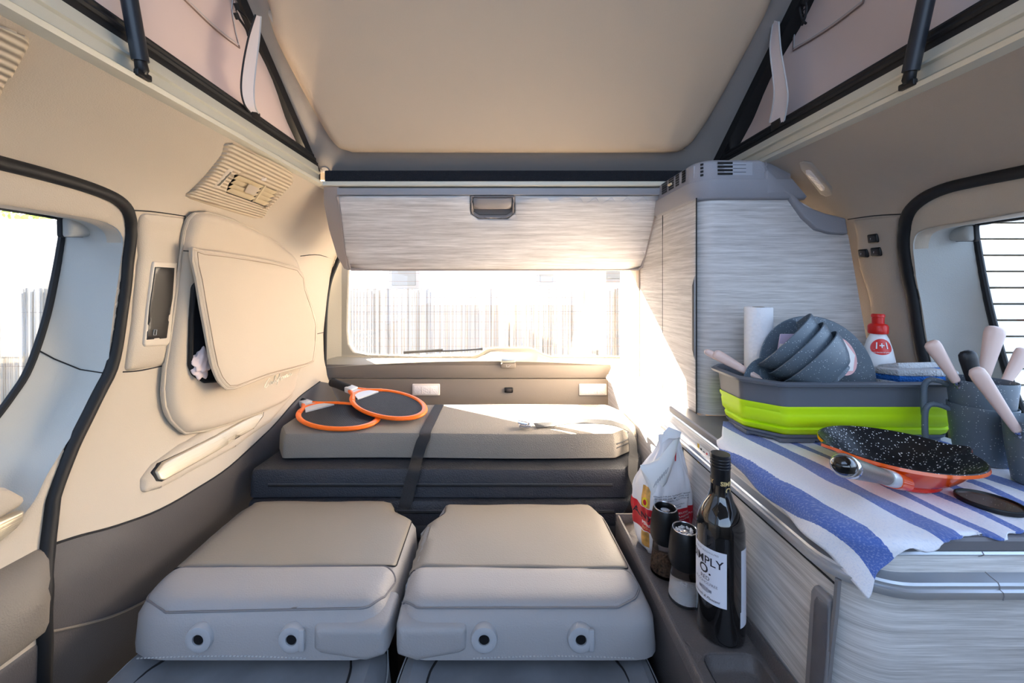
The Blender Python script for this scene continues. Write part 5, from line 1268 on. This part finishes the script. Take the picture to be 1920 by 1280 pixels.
hemL = spline([Vector((.505, .905, 0)), Vector((.440, .790, 0)), Vector((.425, .72, 0)), Vector((.414, .60, 0)), Vector((.408, .53, 0)), Vector((.406, .490, 0)), Vector((.418, .456, 0))], 8)
hemR = spline([Vector((.905, .935, 0)), Vector((.908, .79, 0)), Vector((.908, .72, 0)), Vector((.91, .60, 0)), Vector((.905, .55, 0)), Vector((.904, .53, 0)), Vector((.90, .508, 0))], 8)
def edge_out(x, y):
    """signed distance beyond the rounded worktop edge and the nearest edge point"""
    cx_, cy = XK+RK, YK+RK
    if x < cx_ and y < cy:
        d = Vector((x-cx_, y-cy)); L = d.length
        return L-RK, Vector((cx_, cy))+d/max(L, 1e-6)*RK, d/max(L, 1e-6)
    if y >= cy or (x-XK) < (y-YK): return XK-x, Vector((XK, y)), Vector((-1, 0))
    return YK-y, Vector((x, YK)), Vector((0, -1))
nu, nv = 110, len(hemL)*2-1
hemL2 = [hemL[i//2] if i % 2 == 0 else (hemL[i//2]+hemL[i//2+1])/2 for i in range(nv)]; hemR2 = [hemR[i//2] if i % 2 == 0 else (hemR[i//2]+hemR[i//2+1])/2 for i in range(nv)]
vt = []; uvs = []
for j in range(nv):
    for i in range(nu):
        s_ = i/(nu-1); q = hemL2[j].lerp(hemR2[j], s_)
        if j > nv-16:
            fr_ = (j-(nv-16))/15; q.y += fr_*(.006*math.sin(q.x*55+1)+.003*math.sin(q.x*130))-fr_*.0*(1-s_)
            q.y += fr_*.034*sm(.03, .22, s_)*(1-.35*s_)
        o_, ep, nn_ = edge_out(q.x, q.y)
        fold = .0016*math.sin(46*q.x+18*q.y+1.5*math.sin(9*q.y))+.0012*math.sin(90*q.x-35*q.y)+.0009*math.sin(60*q.y+20*q.x)
        fl2 = sm(.005, -.03, o_)
        if q.y > .66 or True:
            under = sm(.60, .68, q.y)*.6
        z = ZT+.0035+max(-.0018, fold*(1-under))
        if o_ > -.006:
            t = o_+.006; arc_ = min(t/.012, PI/2*1.0)
            out_ = .012*math.sin(arc_); dn_ = .012*(1-math.cos(arc_)); ex = max(0, t-.012*PI/2)
            p_ = ep-nn_*.006+nn_*(out_+.012+ex*.12+.004*math.sin(60*q.y)*min(1, ex/.02)); z -= dn_+ex*.93
            # blend outward push
            kb_ = sm(0, .008, t); p_ = (ep-nn_*.006+nn_*out_)*(1-kb_)+p_*kb_
            vt.append(Vector((p_.x, p_.y, z)))
        else: vt.append(Vector((q.x, q.y, z)))
        cc = q.x+.125*(q.y-.508)+.004*math.sin(q.y*26+q.x*10)
        uvs.append((cc, q.y))
me = bpy.data.meshes.new('tea_towel'); fcs = [(j*nu+i, j*nu+i+1, (j+1)*nu+i+1, (j+1)*nu+i) for j in range(nv-1) for i in range(nu-1)]
me.from_pydata([tuple(v) for v in vt], [], fcs); uvl = me.uv_layers.new(name='UVMap')
for lp in me.loops: uvl.data[lp.index].uv = uvs[lp.vertex_index]
me.shade_smooth(); me.materials.append(TWM)
tw = bpy.data.objects.new('tea_towel', me); COL.objects.link(tw); tag(tw, 'blue and white striped tea towel spread over the worktop, one corner hanging', 'towel')
sol = tw.modifiers.new('thickness', 'SOLIDIFY'); sol.thickness = .0016; sol.offset = -1
# hem along the left side
MB().tube([vt[j*nu+1]+Vector((-.0, 0, .0004)) for j in range(nv)], .0012, 5).build('stitched_hem', mat('hem_white', srgb(232, 232, 238), .95), tw)
ZS2 = ZT+.0062                                                        # top of the towel

# =================================================================== DISH TUB
TX0, TX1, TY0, TY1 = .480, .914, .752, .935
T = empty('collapsible_tub', ((TX0+TX1)/2, (TY0+TY1)/2, ZS2)); O = T.location.copy(); tag(T, 'collapsible washing-up tub in lime green and grey full of dishes', 'tub')
def oct_(ins, z, ch=.052):
    x0, x1, y0, y1 = TX0+ins, TX1-ins, TY0+ins, TY1-ins*.6; c_ = ch
    P = [(x0, y0+c_), (x0+c_, y0), (x1-c_*.5, y0), (x1, y0+c_*.5), (x1, y1-c_*.6), (x1-c_*.6, y1), (x0+c_*.6, y1), (x0, y1-c_*.6)]
    return [Vector((p.x, p.y, z))-Vector((O.x, O.y, 0)) for p in fillet(P, .022, 4)]
Hh = .125
def tubloft(name, prof_, m_, **k): return MB().grid([oct_(a, z) for a, z in prof_], closed=True).build(name, m_, T, **k)
tubloft('rim', [(.010, Hh-.012), (-.002, Hh-.008), (-.004, Hh-.003), (.0, Hh), (.006, Hh), (.010, Hh-.004), (.012, Hh-.010), (.014, Hh-.04)], TUBG)
tubloft('upper_band', [(.008, Hh-.008), (.010, Hh-.020), (.013, .075), (.017, .073), (.019, .077), (.016, Hh-.010)], TUBG)
tubloft('lime_wall', [(.0115, .0755), (.0110, .070), (.0145, .062), (.0135, .058), (.0155, .040), (.022, .032), (.019, .029), (.021, .021), (.026, .016), (.032, .020), (.028, .034), (.021, .044), (.018, .062), (.017, .0755)], LIME, angle=50)
base = MB().grid([oct_(a, z, .046) for a, z in [(.0235, .0175), (.0235, .013), (.026, .010), (.028, .0085), (.028, .004), (.045, .004)]], closed=True)
bt_ = oct_(.045, .006, .046); base.add(bt_, [tuple(range(len(bt_)))]); base.build('base', TUBG, T)
for (fx, fy, fw, fh) in ((.066, .027, .07, .02), (.25, .027, .09, .02), (.027, .07, .02, .045), (.36, .07, .02, .045)):
    MB().rbox(Vector((TX0+fx, TY0+fy, .0))-Vector((O.x, O.y, 0)), Vector((TX0+fx+fw, TY0+fy+fh, .009))-Vector((O.x, O.y, 0)), .002, 2).build('foot', TUBG, T)
TZ = ZS2+.008                                                         # inner floor
# ---- dishes in the tub
def disc(name, label, c, nrm, r, dep, m_, grp=None, rimw=.018, spin=0):
    T = empty(name, c); tag(T, label, 'plate' if 'plate' in name else 'bowl', grp)
    M = zto((0, 0, 0), nrm)
    MB().lathe([(0, 0), (r*.62, 0), (r*.70, dep*.25), (r*.84, dep*.75), (r*.985, dep), (r, dep+.0012), (r*.985, dep+.0026), (r*.84, dep*.75+.0026), (r*.68, dep*.25+.003), (r*.6, .003), (0, .003)], 72, M).build('body', m_, T)
    return T
pc_ = atY(1523, 712, .838); 
disc('dinner_plate', 'large dark blue-grey plate standing on edge behind the bowls', Vector((pc_.x+.010, .852, TZ+.116)), (-.04, -1, .24), .1185, .014, MELAM)
disc('side_plate', 'smaller dark plate standing at the left end of the tub behind the forks', Vector((.564, .838, TZ+.086)), (.05, -1, .24), .064, .012, MELAM)
def bowl(name, label, base_c, ax, r, hgt, m_, grp):
    T = empty(name, base_c); tag(T, label, 'bowl', grp); M = zto((0, 0, 0), ax)
    pr = [(0, .004), (r*.36, .004), (r*.38, 0), (r*.46, 0), (r*.47, .006), (r*.60, hgt*.14), (r*.74, hgt*.34), (r*.86, hgt*.58), (r*.95, hgt*.80), (r*1.0, hgt), (r*.985, hgt+.0015), (r*.965, hgt), (r*.92, hgt*.80), (r*.82, hgt*.58), (r*.69, hgt*.36), (r*.52, hgt*.17), (r*.3, .010), (0, .010)]
    b = MB().lathe(pr, 72, M); b.build('body', m_, T); return T
ax = Vector((-.64, .42, .64)).normalized()
P0 = atY(1566, 709, .783)
bowlz = P0
for k_, lb in enumerate(('outermost of the three nested speckled bowls lying tilted in the tub', 'middle one of the three nested speckled bowls tilted in the tub', 'innermost, leftmost of the three nested speckled bowls tilted in the tub')):
    bowl('bowl', lb, P0+ax*(.026*k_), ax, .073, .057, MELAM, 'nested speckled bowls in the tub')
# patterned dishes
disc('patterned_plate', 'pink and white patterned plate peeking out right of the bowls', atY(1570, 668, .828), (.25, -1, .30), .040, .006, mat('pink_pattern', srgb(232, 176, 172), .5, var=.0), None)
pp = bpy.data.objects['patterned_plate']
M = zto((0, 0, 0), (.25, -1, .30))
MB().lathe([(0, .0075), (.030, .0075), (.036, .0085), (.036, .0092), (.030, .0084), (0, .0084)], 6, M).build('cream_centre', mat('cream_print', srgb(240, 232, 226), .5), pp)
lk = MB().rbox((-.020, -.0015, -.018), (.020, .0015, .020), .0012, 2, M4((0, 0, 0), rx=.22)).build('printed_board', mat('lilac_print', srgb(208, 190, 216), .5)); lk.location = atY(1478, 643, .825); tag(lk, 'small lilac and white printed board between the bowls and the plate', 'board')
MB().rbox((-.0185, -.0025, -.017), (.0185, -.001, -.001), .0004, 1, M4((0, 0, 0), rx=.22)).build('white_print', MATS['cream_print'], lk)
# sponges lying across the tub's right rear corner
SPG = mat('grey_sponge', srgb(206, 208, 210), .95, bump=1, bscale=260, kind='voronoi'); SPB = mat('blue_sponge', srgb(36, 110, 196), .95, bump=1, bscale=300, kind='voronoi')
for q_, (loc, rz, lb, rx_) in enumerate(((atY(1700, 696, .865), .12, 'speckled grey sponge with blue middle at the right end of the tub, further back', -.28), (atY(1712, 706, .825), -.06, 'grey sponge in front of the other at the right end of the tub', -.10))):
    T = empty('sponge', loc, rz); tag(T, lb, 'sponge'); Mx = M4((0, 0, 0), rx=rx_)
    MB().rbox((-.058, -.034, .004), (.058, .034, .017), .004, 2, Mx).build('upper_layer', SPG, T)
    MB().rbox((-.056, -.033, -.008), (.056, .033, .005), .003, 2, Mx).build('blue_layer', SPB, T)
    MB().rbox((-.058, -.034, -.020), (.058, .034, -.007), .004, 2, Mx).build('lower_layer', SPG, T)
# cutlery
def cutlery(name, label, tip, end, hl, r0, m_=None, cat='cutlery', head=None, grp=None, flat=.55):
    """tip: metal end, end: outer end of the handle; the handle fills the part hl next to end"""
    T = empty(name, tip); tag(T, label, cat, grp); d = Vector(end)-Vector(tip); L = d.length; d.normalize()
    m_ = m_ or PINK; M = zto((0, 0, 0), d, (.2, 1, .1))
    h0 = L-hl; rows = []; prf = [(0, r0*.50), (.03, r0*.62), (.25, r0*.72), (.55, r0*.90), (.85, r0*1.08), (.94, r0*1.02), (.985, r0*.72), (1.0, r0*.30)]
    for t_, rr_ in prf: rows.append([M @ Vector((rr_*math.cos(a_), rr_*flat*1.0*math.sin(a_), h0+hl*t_)) for a_ in np.linspace(0, 2*PI, 21)])
    b = MB().grid(rows); b.add(rows[0][:-1], [tuple(range(20))]); b.add(rows[-1][:-1], [tuple(range(20))]); b.build('handle', m_, T)
    mt = MB().lathe([(0, h0-.016), (r0*.34, h0-.016), (r0*.42, h0-.010), (r0*.34, h0-.006), (r0*.5, h0-.003), (r0*.5, h0+.002)], 16, M).build('metal_collar', STEEL, T)
    if h0 > .03:
        w1 = r0*.8
        rows = [[M @ Vector((x*ww, math.cos(x*1.2)*.002, z)) for x in (-1, -.5, 0, .5, 1)] for z, ww in ((h0-.012, r0*.28), (h0*.6, r0*.32), (h0*.45, w1*.9), (h0*.25, w1), (0.004, w1*.8))]
        MB().slab(rows, M.to_3x3() @ Vector((0, .0012, 0))).build('blade', STEEL, T)
    return T
cutlery('fork', 'upper pink-handled fork resting on the left rim of the tub', atY(1455, 728, .825), atY(1338, 661, .86), .100, .0105)
cutlery('fork', 'lower thinner pink-handled fork on the left rim of the tub', atY(1447, 722, .82), atY(1321, 657, .87), .120, .0070)
# kitchen roll and detergent
c = Vector((atY(1422, 700, .899).x, .899, TZ)); T = empty('paper_roll', c); tag(T, 'white paper towel roll standing upright at the back of the tub', 'paper roll')
b = MB().lathe([(.012, .0), (.0265, .0), (.0280, .002), (.0280, .250), (.0265, .252), (.012, .252), (.012, .0)], 48).build('paper', PAPER, T)
MB().lathe([(.0105, .001), (.012, .001), (.012, .2525), (.0105, .2525), (.0105, .001)], 24).build('cardboard_core', mat('cardboard', srgb(150, 128, 104), .9), T)
c = Vector((atY(1652, 700, .885).x-.004, .888, TZ)); T = empty('detergent_bottle', c); T.scale = (.93, .93, .965); tag(T, 'white squeezy detergent bottle with red cap standing in the tub', 'bottle')
M = Matrix.Diagonal((1, .62, 1, 1))
dpr = [(0, 0), (.033, 0), (.0375, .004), (.0385, .02), (.0385, .085), (.0345, .098), (.0335, .108), (.0372, .122), (.0370, .138), (.031, .165), (.0235, .188), (.019, .196), (.0165, .200), (.0165, .206)]
def dz(z, t, off=0):
    r = np.interp(z, [q[1] for q in dpr[1:]], [q[0] for q in dpr[1:]])+off
    return Vector((r*math.cos(t), r*.62*math.sin(t), z))
MB().lathe(dpr, 48, M).build('bottle_body', WHITE, T)
bb = T.children[0]
MB().lathe([(.0155, .200), (.0185, .201), (.0190, .204), (.0190, .218), (.0165, .222), (.0115, .224), (.0115, .238), (.0130, .239), (.0130, .2435), (.011, .246), (0, .246)], 36).build('cap', RED, T)
rows = [[dz(z, t, .0006) for t in np.linspace(PI*1.32, PI*1.68, 16)] for z in (.058, .066, .08, .093)]
def oval(zc, tc, hz, ht, m_, name, off=.0007, n_=28):
    c_ = dz(zc, tc, off); L = [dz(zc+hz*math.sin(a_), tc+ht*math.cos(a_), off) for a_ in np.linspace(0, 2*PI, n_+1)[:-1]]
    L1_ = [dz(zc+hz*.5*math.sin(a_), tc+ht*.5*math.cos(a_), off) for a_ in np.linspace(0, 2*PI, n_+1)[:-1]]
    MB().grid([L, L1_], closed=True).add([c_]+L1_, [(0, i+1, (i+1) % n_+1) for i in range(n_)]).build(name, m_, bb)
oval(.172, PI*1.42, .018, .85, RED, 'red_label')
oval(.048, PI*1.40, .046, .80, mat('label_yellow', srgb(236, 190, 30), .4), 'yellow_label')
oval(.062, PI*1.42, .034, .66, mat('label_maroon', srgb(150, 24, 28), .4), 'maroon_label', .0012)
def dtext(s_, size, zc, tc, m_, bold=0, rot=0):
    V, Fc = text_mesh(s_, size, bold=bold); cr, sr = math.cos(rot), math.sin(rot)
    MB().add([dz(zc+v.x*sr+v.y*cr, tc+(v.x*cr-v.y*sr)/.029, .0018) for v in V], Fc).build('lettering', m_, bb, smooth=False)
dtext('1+1', .020, .174, PI*1.42, WHITE, .0004)
dtext('anti-bacterial power', .0045, .160, PI*1.42, WHITE)
dtext('NO', .012, .078, PI*1.44, MATS['label_yellow'], .0003, -.4); dtext('ULEPSZ', .012, .064, PI*1.42, MATS['label_yellow'], .0003, -.4)

# =================================================================== MUGS
def mug(name, label, c, r, hgt, ang, grp, hshape=True):
    T = empty(name, c); tag(T, label, 'mug', grp)
    b = MB().lathe([(0, .003), (r*.70, .0), (r*.76, .002), (r*.80, hgt*.15), (r*.93, hgt*.62), (r, hgt), (r*.985, hgt+.0015), (r*.955, hgt), (r*.89, hgt*.62), (r*.76, hgt*.15), (r*.7, .007), (0, .007)], 56)
    b.build('body', MELAM, T)
    d = Vector((math.cos(ang), math.sin(ang), 0)); up = Vector((0, 0, 1))
    P = [d*(r*.96)+up*(hgt-.012), d*(r+.010)+up*(hgt-.007), d*(r+.022)+up*(hgt-.006), d*(r+.029)+up*(hgt-.014), d*(r+.031)+up*(hgt-.028), d*(r+.031)+up*(hgt-.055), d*(r+.030)+up*(hgt-.072)]
    MB().tube(spline(P, 5), .0046, 10).build('handle', MELAM, T)
    return T
mc = Vector((.846, .700, ZS2)); ang = math.atan2(.42, -.90)
mug('mug', 'speckled blue-grey mug under another mug at the right, by the tub', mc, .0425, .098, ang, None)
mug('mug', 'speckled blue-grey mug nested in a second mug, full of pink-handled cutlery', mc+Vector((0, 0, .0435)), .0425, .098, ang-.06, None)
m2 = Vector((.838, .613, ZS2))
mug('mug', 'speckled blue-grey mug at the right edge beside the frying pan', m2, .0425, .098, PI*.1, None)
zf = .010
cutlery('fork', 'pink-handled fork leaning left out of the nested mugs', mc+Vector((.012, .0, .0435+zf)), atY(1744, 640, .70), .085, .0115)
cutlery('knife', 'black-handled knife standing in the nested mugs', mc+Vector((.0, -.008, .0435+zf)), atY(1812, 657, .695), .105, .0125, m_=mat('black_handle', srgb(24, 24, 26), .4))
cutlery('spoon', 'large pink-handled spoon standing upright in the nested mugs', mc+Vector((-.006, .010, .0435+zf)), atY(1868, 612, .72), .100, .0150)
cutlery('spoon', 'pink-handled spoon leaning right out of the nested mugs', mc+Vector((-.008, -.0, .0435+zf)), atY(1922, 655, .71), .080, .0120)
cutlery('spoon', 'pink-handled spoon leaning left out of the right-hand mug', m2+Vector((.010, 0, zf)), atY(1826, 690, .61), .120, .0105)

# =================================================================== FRYING PAN
pcn = Vector((.634, .640, ZS2)); T = empty('frying_pan', pcn); tag(T, 'orange frying pan with speckled black inside and metal handle on the towel', 'frying pan')
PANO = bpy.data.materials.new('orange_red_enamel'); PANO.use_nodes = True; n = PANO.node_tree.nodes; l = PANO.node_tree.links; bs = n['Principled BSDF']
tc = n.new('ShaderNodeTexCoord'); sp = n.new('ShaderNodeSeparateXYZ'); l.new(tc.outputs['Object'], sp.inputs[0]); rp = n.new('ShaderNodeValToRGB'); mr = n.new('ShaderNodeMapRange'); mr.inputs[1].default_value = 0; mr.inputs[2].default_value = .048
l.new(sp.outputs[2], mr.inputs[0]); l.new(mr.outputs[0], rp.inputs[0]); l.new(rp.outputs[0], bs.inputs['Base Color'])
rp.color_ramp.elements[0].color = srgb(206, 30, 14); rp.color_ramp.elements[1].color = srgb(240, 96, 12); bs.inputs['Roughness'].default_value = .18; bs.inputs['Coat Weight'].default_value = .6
RP, HP = .0985, .049
angs = (math.atan2(.07, -1)+.0, math.atan2(-.07, 1))                 # pouring lips left and right
hang = math.atan2(-.70, -.72)
def lip_(t):
    k_ = 0
    for a0 in angs:
        d_ = (t-a0+PI) % (2*PI)-PI; k_ = max(k_, math.exp(-(d_/.11)**2))
    return k_
def panrow(r, z, kk):
    return [Vector(((r+.015*kk*lip_(t))*math.cos(t), (r+.015*kk*lip_(t))*math.sin(t), z+.003*kk*lip_(t))) for t in np.linspace(0, 2*PI, 97)[:-1]]
ex = [(0.0, .0, 0), (.050, 0, 0), (.052, .002, 0), (.052, .006, 0), (.056, .009, 0), (.068, .018, 0), (.078, .029, .2), (.0845, .038, .5), (.086, .0405, .8), (.0905, .042, 1), (RP, .0445, 1), (RP-.001, HP, 1)]
ins = [(RP-.001, HP, 1), (RP-.003, HP+.0005, 1), (RP-.006, HP-.002, .9), (.0825, .0385, .5), (.074, .0285, .1), (.062, .0175, 0), (.052, .0105, 0), (.045, .0085, 0), (0, .008, 0)]
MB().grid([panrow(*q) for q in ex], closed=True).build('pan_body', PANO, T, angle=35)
MB().grid([panrow(*q) for q in ins], closed=True).build('nonstick_lining', NONST, T, angle=50)
hs = Vector((math.cos(hang), math.sin(hang), 0))
A = hs*(RP-.012)+Vector((0, 0, .026)); E = atY(1581, 872, .505)-pcn
d = (E-A).normalized(); L = (E-A).length; M = basis(A, d, Vector((0, 0, 1)).cross(d).normalized(), d.cross(Vector((0, 0, 1)).cross(d).normalized()))
def hrow(x, w_, h_, e_=2.6):
    return [M @ Vector((x, w_*math.copysign(abs(math.cos(t))**(2/e_), math.cos(t)), h_*math.copysign(abs(math.sin(t))**(2/e_), math.sin(t)))) for t in np.linspace(0, 2*PI, 29)]
def hpart(name, rws, m_, par=T):
    R_ = [hrow(*r) for r in rws]; b = MB().grid(R_); b.add(R_[0][:-1], [tuple(range(28))]); b.add(R_[-1][:-1], [tuple(range(28))]); return b.build(name, m_, par)
hpart('handle_socket', [(-.004, .021, .012), (.014, .018, .0125), (.020, .017, .0125)], PANO)
hpart('handle_bracket', [(.018, .016, .0118), (.034, .0145, .0112), (.038, .013, .011)], mat('cast_aluminium', srgb(206, 208, 210), .4, metal=.6))
hd2 = hpart('handle', [(.034, .0118, .0108, 2), (.060, .0120, .0110, 2), (L*.62, .0135, .0125, 2), (L-.014, .0150, .0140, 2), (L-.010, .0150, .0140, 2)], mat('brushed_steel', srgb(150, 142, 132), .38, metal=1, bump=.2, bscale=200))
hpart('handle_ring', [(L-.012, .0158, .0148, 2), (L-.004, .0160, .0150, 2), (L-.002, .0150, .0142, 2)], STEEL, hd2)
hpart('handle_end', [(L-.004, .0135, .0128, 2), (L+.004, .0125, .012, 2), (L+.010, .0095, .009, 2), (L+.014, .004, .004, 2)], mat('glossy_black', srgb(10, 10, 12), .1, coat=1), hd2)
# =================================================================== LENS FILTER
cf_ = Vector((.688, .560, ZS2+.0005)); T = empty('lens_filter', cf_); T.rotation_euler = (-.02, .03, 0); tag(T, 'round black-rimmed camera lens filter lying on the towel', 'lens filter')
RF = .0335
MB().lathe([(RF-.0025, 0), (RF, .0), (RF+.0004, .0015), (RF+.0004, .005), (RF, .0062), (RF-.002, .0062), (RF-.0026, .004), (RF-.0026, 0)], 64, cap=False).build('rim', BLK, T)
MB().lathe([(0, .0018), (RF-.0022, .0018), (RF-.0022, .0034), (0, .0034)], 48).build('tinted_glass', mat('tinted_filter_glass', srgb(110, 88, 70), .03, coat=1, spec=1), T)
